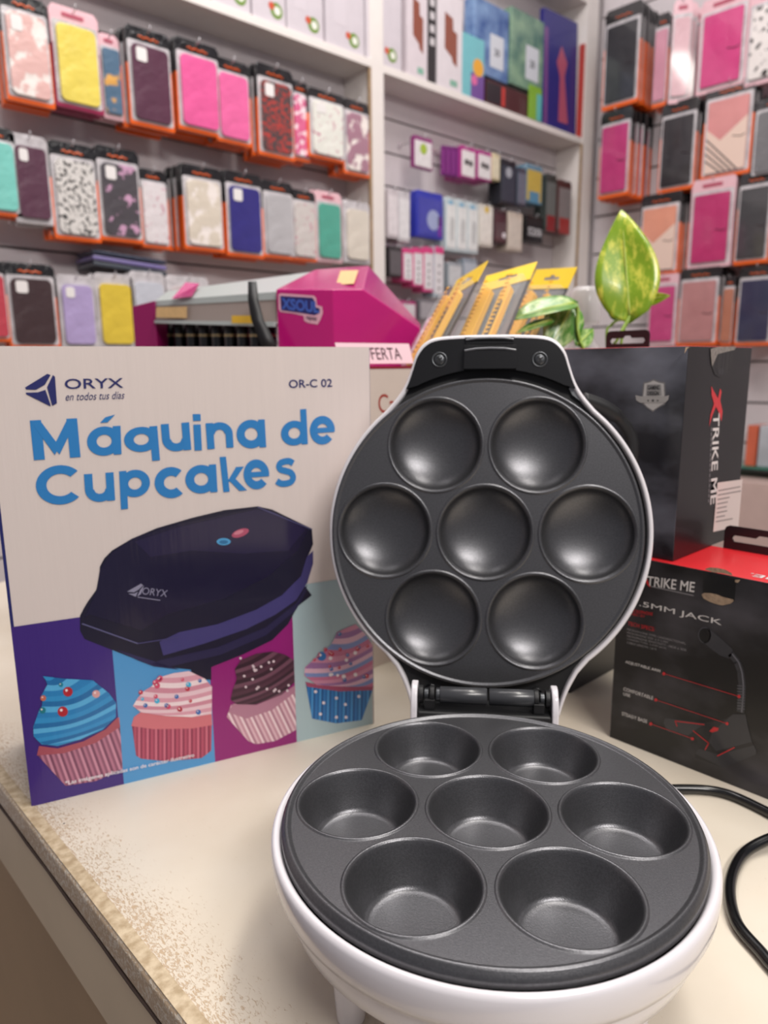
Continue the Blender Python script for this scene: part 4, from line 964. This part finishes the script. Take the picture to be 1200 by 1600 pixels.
# packs lying over the hooks of the bottom row
for i, (c, dz) in enumerate((('#2b3348', 0), ('#7d72a8', .013), ('#39414c', .026))):
    P = on_y(205, 412, YF+.01); x = MB(); x.box((-.09, 0, 0), (.09, .10, .010), casemat(c))
    o = x.build('phone_case', bevel=.003, T=Matrix.Translation(P+Vector((0, 0, -dz+.01))) @ Matrix.Rotation(.06, 4, 'Y')); tag(o, ['topmost dark slate case lying flat over the bottom row', 'violet case in the middle of the flat-lying stack', 'lowest grey case of the flat-lying stack'][i], 'phone case', 'cases lying flat over the bottom row')

# right wall
hang('R', 943, 1000, 10, 166, 'bag', '#2c2c31', 'black wallet case pack, top row of the right wall', 4, cam_=False, wallet=True)
hang('R', 1022, 1044, 22, 166, 'bag', '#cf8fa2', 'narrow pink case pack between the black wallet and the edge-on pack', 3, cam_=False)
hang('R', 1050, 1078, 0, 160, 'pink', '#ddb0b8', 'pale pink pack turned edge-on, top row right wall', 3, cam_=False, yaw=.5)
hang('R', 1092, 1166, -8, 140, 'pink', '#d1307c', 'magenta wallet case in a pale pink pack, top right', 2, cam_=False, wallet=True)
hang('R', 1168, 1235, -20, 128, 'pink', '#e9e2de', 'white case with black and lilac leopard spots', 1, 'leopard', cam_=False)
hang('R', 936, 985, 172, 308, 'bag', '#c13a78', 'pink wallet case pack, second row by the post', 5, cam_=False, wallet=True)
hang('R', 1030, 1088, 158, 298, 'bag', '#201d22', 'black glossy wallet case pack, second row', 2, cam_=False, wallet=True)
hang('R', 1098, 1176, 128, 276, 'bag', '#d98c8a', 'pink and cream geometric wallet case with dark stripes', 2, cam_=False, wallet=True, geo='#e6cabb')
hang('R', 1176, 1240, 150, 275, 'black', '#6d6d70', 'crinkled silver and black pack at the right photo edge', 2, cam_=False)
hang('R', 998, 1062, 302, 430, 'bag', '#e59a80', 'peach and cream geometric wallet case behind the pothos leaf', 2, cam_=False, wallet=True, geo='#e4cfae')
hang('R', 1076, 1146, 278, 418, 'pink', '#bd2f6c', 'deep magenta wallet case in pink pack, third row', 2, cam_=False, wallet=True)
hang('R', 1150, 1205, 268, 412, 'bag', '#3a3b3e', 'charcoal wallet case pack with orange sides, third row', 3, cam_=False, wallet=True)
hang('R', 1012, 1058, 428, 540, 'pink', '#c8477f', 'rose pink wallet case pack right of the pothos', 2, cam_=False, wallet=True)
hang('R', 1058, 1124, 418, 540, 'bag', '#b98080', 'dusty rose wallet case pack, bottom row', 4, cam_=False, wallet=True)
hang('R', 1128, 1147, 432, 540, 'bag', '#b9785f', 'narrow copper case pack between the rose and navy packs', 3, cam_=False, off=.02)
hang('R', 1150, 1210, 415, 540, 'bag', '#2a2b4a', 'dark navy case pack, bottom right', 3, cam_=False, wallet=True)
# glass shelf low on the right wall
gs = MB(); P = on_x(1200, 728, XR-.10)
gs.box((XR-.16, .3, P.z-.008), (XR-.002, 1.5, P.z), mat('green_glass', '#3f8f78', 0.1, trans=0.4, coat=0.3)); o = gs.build('glass_shelf'); tag(o, 'green-edged glass shelf low on the right slatwall', 'shelf')
for i, (a, c, col, lab) in enumerate(((1164, 1182, '#d96a4a', 'clear box with orange edge on the glass shelf'), (1183, 1230, '#c7ccd2', 'pale silver clear-topped box on the glass shelf'))):
    A = on_x(a, 700, XR-.14); B = on_x(c, 700, XR-.14); x = MB(); hgt = .14
    x.box((XR-.14, B.y, P.z+.0002), (XR-.04, A.y-.003, P.z+hgt), mat('box'+col, col, .25, coat=.4, var=.3, vscale=10)); o = x.build('small_box', bevel=.002); tag(o, lab, 'box')
x = MB(); x.box((XR-.24, .2, -.9), (XR-.002, 1.45, P.z-.04), mat('pinkish_panel', '#cdb3ab', .45, var=.05)); o = x.build('storage_cabinet', bevel=.003); tag(o, 'pinkish beige cabinet below the glass shelf on the right', 'cabinet')

# top shelf: lamp and mug cartons
def shelf_box(x0, x1, y0, y1, col, lab, name='carton_box', cat='box', wall_z=SZ, off=.006, dp=.09, deco=None, tilt=0, up_=None):
    xm = (x0+x1)/2; a = on_y(x0, y1, YF+off); c = on_y(x1, y1, YF+off); top_ = on_y(xm, y0, YF+off).z
    cx = (a.x+c.x)/2; wd = (c.x-a.x)*.985; ht = max(top_-wall_z, .03) if up_ is None else up_
    e = empty(name, (cx, YF+off, wall_z+.0004), 0, lab, cat)
    x = MB(); x.box((-wd/2, 0, 0), (wd/2, dp, ht), mat('carton_'+col, col, .4, coat=.2, var=.05)); o = x.build('carton', e, .001)
    if tilt: e.rotation_euler = (0, tilt, 0)
    if deco:
        Wt = Matrix.Translation(e.location)
        FF = Face(Wt, (0, 0, 0), (1, 0, 0), (0, 0, 1), (0, -1, 0)); x = MB(); deco(FF, x, wd, ht); x.build('front_print', e, fix=False)
    return e
def P4(FF, x, a0, a1, b0, b1, c, lay=4): FF.poly(x, [(a0, b0), (a1, b0), (a1, b1), (a0, b1)], pmat(c), lay, px=False)
def circle(FF, x, cx, cz, r, c, lay=4): FF.poly(x, [(cx+r*math.cos(t), cz+r*math.sin(t)) for t in np.linspace(0, 2*math.pi, 20, endpoint=False)], pmat(c), lay, px=False)
def lamp_deco(FF, x, wd, ht):
    circle(FF, x, wd*.22, .034, .019, '#6f8f3a'); circle(FF, x, wd*.24, .034, .010, '#e6e6dc', 6); circle(FF, x, wd*.07, .042, .009, '#c8553c', 6)
    P4(FF, x, -wd*.3, wd*.02, .06, ht*.9, '#cfc7cd', 3)
lx = [(205, 265), (268, 328), (332, 392), (395, 447), (449, 506), (509, 570), (572, 628)]
for i, (a, c) in enumerate(lx):
    yb_ = 97+(a+c-1180)/2*.34
    shelf_box(a, c, -60, yb_, '#cdc5cb', 'white lamp box with green emblem, number %s from the shelving post' % ['seven', 'six', 'five', 'four', 'three', 'two', 'one'][i], 'lamp_box', deco=lamp_deco, up_=.27)['group'] = 'white lamp boxes on the top shelf'
def mug_deco(FF, x, wd, ht):
    FF.poly(x, [(wd*a, ht*b_) for a, b_ in [(-.22, .42), (.06, .35), (.10, .30), (.28, .26), (.28, .62), (.12, .64), (.10, .76), (-.22, .80)]], pmat('#8a4a38'), 4, px=False); P4(FF, x, -.0, wd*.3, .012, .03, '#7fae9a')
shelf_box(636, 668, -30, 128, '#d8cdd2', 'white box with brown mug picture left of the black striped box', 'mug_box', deco=mug_deco, up_=.27)
shelf_box(669, 681, -30, 132, '#2a2628', 'narrow black box between the two mug boxes', 'slim_box', up_=.30, deco=lambda FF, x, w_, h_: [P4(FF, x, -w_*.3, w_*.3, h_*(.35+.12*k), h_*(.42+.12*k), '#c9c4c6') for k in range(5)])
shelf_box(683, 722, -30, 142, '#dcd4d8', 'white box with brown mug picture beside the turquoise box', 'mug_box', deco=mug_deco, up_=.27)
shelf_box(721, 756, 56, 152, '#74bcc4', 'turquoise and violet box with yellow flower print', 'craft_box', deco=lambda FF, x, w_, h_: (P4(FF, x, -w_*.1, w_*.5, 0, h_*.42, '#6c4a92'), circle(FF, x, w_*.22, h_*.52, w_*.24, '#e5a52f', 6), circle(FF, x, w_*.05, h_*.3, w_*.14, '#d7669c', 6)))
x = MB()
dr = shelf_box(759, 845, 128, 180, '#4a2225', 'long low dark red box on the top shelf', 'low_box', deco=lambda FF, x, w_, h_: (P4(FF, x, -w_*.5, -w_*.25, h_*.1, h_*.9, '#1d1c22'), P4(FF, x, -w_*.24, -w_*.18, h_*.1, h_*.9, '#c0392f')), up_=.075, dp=.05)
for (a, c, y0, y1, col, c2, lab) in ((742, 796, 2, 108, '#2a4f8e', '#7d9cc4', 'blue pack with white number panel above the dark red box'), (799, 850, 18, 128, '#3f6b63', '#8aa98c', 'green pack with white number panel beside the blue pack')):
    A = on_y(a, y1, YF+.02); B = on_y(c, y1, YF+.02); top_ = on_y((a+c)/2, y0, YF+.02).z; wd = B.x-A.x; zb = max(A.z, SZ+.078)
    e = empty('number_pack', ((A.x+B.x)/2+.006, YF+.03, zb), 0, lab, 'pack'); ht = top_-zb
    x = MB(); x.box((-wd/2, 0, 0), (wd/2, .045, ht), mat('pk'+col, col, .35, coat=.3, col2=c2, vscale=14)); x.build('pouch', e, .003)
    FF = Face(Matrix.Translation(e.location), (0, 0, 0), (1, 0, 0), (0, 0, 1), (0, -1, 0)); x = MB()
    P4(FF, x, -wd*.05, wd*.35, ht*.15, ht*.6, '#cfd3da', 3); FF.text(x, '20', (wd*.08, ht*.32), (wd*.23, ht*.32), (wd*.08, ht*.42), pmat('#22252e'), 5, .02, px=False); x.build('number_panel', e, fix=False)
shelf_box(826, 846, 130, 176, '#7fae2f', 'small lime and turquoise pack at the end of the low box', 'small_pack', deco=lambda FF, x, w_, h_: P4(FF, x, w_*.1, w_*.5, 0, h_*.8, '#59b3b0'), up_=.11, off=.0, dp=.004)
shelf_box(848, 900, 6, 196, '#2c2a7a', 'tall leaning blue and purple pack with pink print', 'tall_pack', tilt=-.035, dp=.02, off=.03, up_=.40, deco=lambda FF, x, w_, h_: (FF.poly(x, [(w_*-.05, h_*.1), (w_*.25, h_*.1), (w_*.12, h_*.5), (w_*.2, h_*.62), (w_*.02, h_*.75), (-w_*.12, h_*.6), (-w_*.02, h_*.48)], pmat('#b4566e'), 4, px=False), P4(FF, x, -w_*.48, -w_*.38, h_*.05, h_*.85, '#7a4a86', 3)))
shelf_box(907, 921, 30, 205, '#b03428', 'red board standing against the right post on the top shelf', 'red_board', dp=.02, up_=.33, off=.004)

# centre bay small goods
def small(x0, x1, y0, y1, body, front, desc, n=0, cat='accessory pack', name='accessory_pack', gap=.02, t=.014, off=0, deco=None, grp='small packs in the centre bay', step=(0, 0)):
    xm, ym = (x0+x1)/2, (y0+y1)/2; Yp = YF+.01+off
    a, c = on_y(x0, ym, Yp), on_y(x1, ym, Yp); zt_, zb = on_y(xm, y0, Yp).z, on_y(xm, y1, Yp).z; wd = c.x-a.x; ht = zt_-zb
    e = empty(name, ((a.x+c.x)/2, Yp, zb), 0, desc, cat, grp)
    x = MB(); x.prism([(-wd/2, 0), (wd/2, 0), (wd/2, ht*.93), (wd/2-.005, ht), (-wd/2+.005, ht), (-wd/2, ht*.93)], 0, t, mat('sp'+body, body, .35, coat=.3, var=.1)); x.build('package', e, .001)
    x = MB(); x.prism(rrect(-wd*.44, wd*.44, ht*.06, ht*.86, .004), -.0015, .0003, mat('sf'+front, front, .3, coat=.4, var=.15, vscale=50)); fr = x.build('front_panel', e)
    if deco:
        FF = Face(Matrix.Translation(e.location), (0, -.0016, 0), (1, 0, 0), (0, 0, 1), (0, -1, 0)); x = MB(); deco(FF, x, wd, ht); x.build('front_print', e, fix=False)
    for k in range(1, n+1):
        if Yp+gap*k+t > YB-.004: break
        c_ = copy_tree(e); c_.location = e.location+Vector((0, gap*k, 0)); tag(c_, ORD[k]+' pack behind the '+desc, cat, grp)
    x = MB(); dd = YB-Yp; x.tube([(0, dd-.001, ht-.004), (0, -.01, ht-.004), (0, -.014, ht+.006)], .0013, WIRE, 6); x.box((-.007, dd-.004, ht-.01), (.007, dd-.0006, ht+.008), WIRE)
    o = x.build('display_hook', T=Matrix.Translation(e.location)); tag(o, 'wire hook carrying the '+desc, 'hook', 'slatwall hooks')
    return e
ear = lambda FF, x, w_, h_: (circle(FF, x, -w_*.13, h_*.5, w_*.13, '#2b2529'), circle(FF, x, w_*.15, h_*.48, w_*.13, '#2b2529'))
small(646, 676, 214, 264, '#8a2f72', '#e4dfe0', 'small white and magenta pack with green spot', 0, deco=lambda FF, x, w_, h_: circle(FF, x, 0, h_*.62, w_*.18, '#9fb83a'))
for i, dx in enumerate((0, 8, 16, 24)):
    small(690+dx, 712+dx, 230-1+i, 276+i, '#7a2a78', '#8f3f8c', 'violet earphone box, %s from the left of its row' % ['first', 'second', 'third', 'fourth'][i], 0, name='earphone_box', cat='box', off=.04-.01*i, t=.006, grp='violet earphone boxes')
small(720, 743, 229, 279, '#b02f86', '#ece8e8', 'left white-fronted earphone box with magenta edges', 3, name='earphone_box', cat='box', deco=ear)
small(746, 768, 236, 282, '#b02f86', '#ece8e8', 'right white-fronted earphone box with magenta edges', 3, name='earphone_box', cat='box', deco=ear)
small(769, 781, 240, 282, '#ddd0a8', '#e6dcc0', 'narrow cream pack beside the earphone boxes', 1)
small(782, 806, 250, 320, '#22252c', '#3c4350', 'dark blister pack left of the coloured toy pack', 2, deco=lambda FF, x, w_, h_: circle(FF, x, 0, h_*.72, w_*.2, '#a9adb5'))
small(808, 822, 262, 322, '#3b4250', '#6a7382', 'narrow slate blister pack in the centre bay', 1)
small(822, 847, 258, 318, '#5f8fa6', '#c9b24c', 'blue and yellow toy pack in the centre bay', 2, deco=lambda FF, x, w_, h_: P4(FF, x, -w_*.3, w_*.3, 0.0, h_*.3, '#4f8cab'))
small(853, 869, 272, 362, '#3c4340', '#6f7674', 'grey blister pack with red foot', 2, deco=lambda FF, x, w_, h_: P4(FF, x, -w_*.4, w_*.4, 0, h_*.28, '#8e2a2e'))
small(872, 892, 282, 366, '#54302f', '#8c8686', 'dark red blister pack nearest the right post', 2, deco=lambda FF, x, w_, h_: P4(FF, x, -w_*.4, w_*.4, 0, h_*.3, '#a33432'))
small(606, 622, 295, 372, '#cfc6ca', '#e2dadd', 'translucent pack beside the left post of the centre bay', 2)
small(623, 640, 300, 378, '#cdc8cc', '#e5e2e4', 'second translucent pack from the left post', 2)
small(651, 692, 300, 372, '#2a35ad', '#3b3fa8', 'glossy blue and purple pouch in the centre bay', 0, name='snack_pouch', t=.03, deco=lambda FF, x, w_, h_: (circle(FF, x, w_*.12, h_*.4, w_*.25, '#9aa3c9'), P4(FF, x, w_*.3, w_*.43, h_*.06, h_*.5, '#7a2f9c')))
cable = lambda FF, x, w_, h_: (P4(FF, x, -w_*.06, w_*.0, h_*.2, h_*.62, '#5f6366'), P4(FF, x, w_*.12, w_*.17, h_*.2, h_*.62, '#5f6366'), P4(FF, x, -w_*.3, w_*.1, h_*.86, h_*.93, '#7db4d2'))
for i in range(3):
    small(697+i*17, 713+i*17, 308+i*4, 392+i*2, '#c9d6da', '#e9ebea', 'white cable pack, %s of three beside the blue pouch' % ['left', 'middle', 'right'][i], 2, name='cable_pack', cat='cable pack', grp='white cable packs', deco=cable)
small(749, 770, 320, 385, '#dcd6cc', '#e9e4dc', 'cream pack with small yellow mark', 2, deco=lambda FF, x, w_, h_: circle(FF, x, 0, h_*.88, w_*.15, '#dcb82f'))
small(772, 792, 328, 380, '#3a1f28', '#4d2a35', 'dark maroon rounded pack with a pale round spot', 2, deco=lambda FF, x, w_, h_: circle(FF, x, w_*.25, h_*.25, w_*.13, '#efe9ee'))  # one small pale circle low on the right of the front
small(794, 816, 332, 392, '#cfc2b4', '#ddd2c6', 'beige pack left of the black box marked S20i', 2)
small(822, 848, 338, 379, '#141416', '#1b1b1f', 'small black box printed S20i', 1, name='earphone_box', cat='box', deco=lambda FF, x, w_, h_: FF.text(x, 'S20i', (-w_*.40, h_*.25), (w_*.40, h_*.25), (-w_*.40, h_*.55), pmat('#cfcfd2'), 3, .02, px=False))
small(608, 628, 385, 432, '#2b2629', '#5d575b', 'black coiled cable pack low in the centre bay', 1, name='cable_pack')
for i in range(4):
    small(630+i*16, 645+i*16, 388-i*1, 440+i*8, '#e0508f' if i < 3 else '#b9c7d1', '#e6e2e5', 'white strip pack with pink top, %s from the left' % ['first', 'second', 'third', 'fourth'][i], 2, name='earring_card', cat='card pack', grp='white strip packs with pink tops', deco=lambda FF, x, w_, h_: [P4(FF, x, -w_*.1, w_*.1, h_*(.15+.15*k), h_*(.19+.15*k), '#5a5458') for k in range(4)]+[P4(FF, x, -w_*.44, w_*.44, h_*.86, h_*.99, '#dd3f84')])
small(700, 722, 410, 450, '#9aa1a8', '#cfd2d4', 'grey pack just left of the yellow knives', 1)
small(724, 745, 404, 450, '#8f9aa6', '#b9c2cc', 'blue grey pack behind the yellow knives', 1)
small(618, 650, 470, 505, '#a8286e', '#d9d2d6', 'magenta edged pack above the magenta rack', 1)
small(655, 690, 468, 500, '#6d6a70', '#a8a3a8', 'dark grey pack above the pink wrapper', 1)
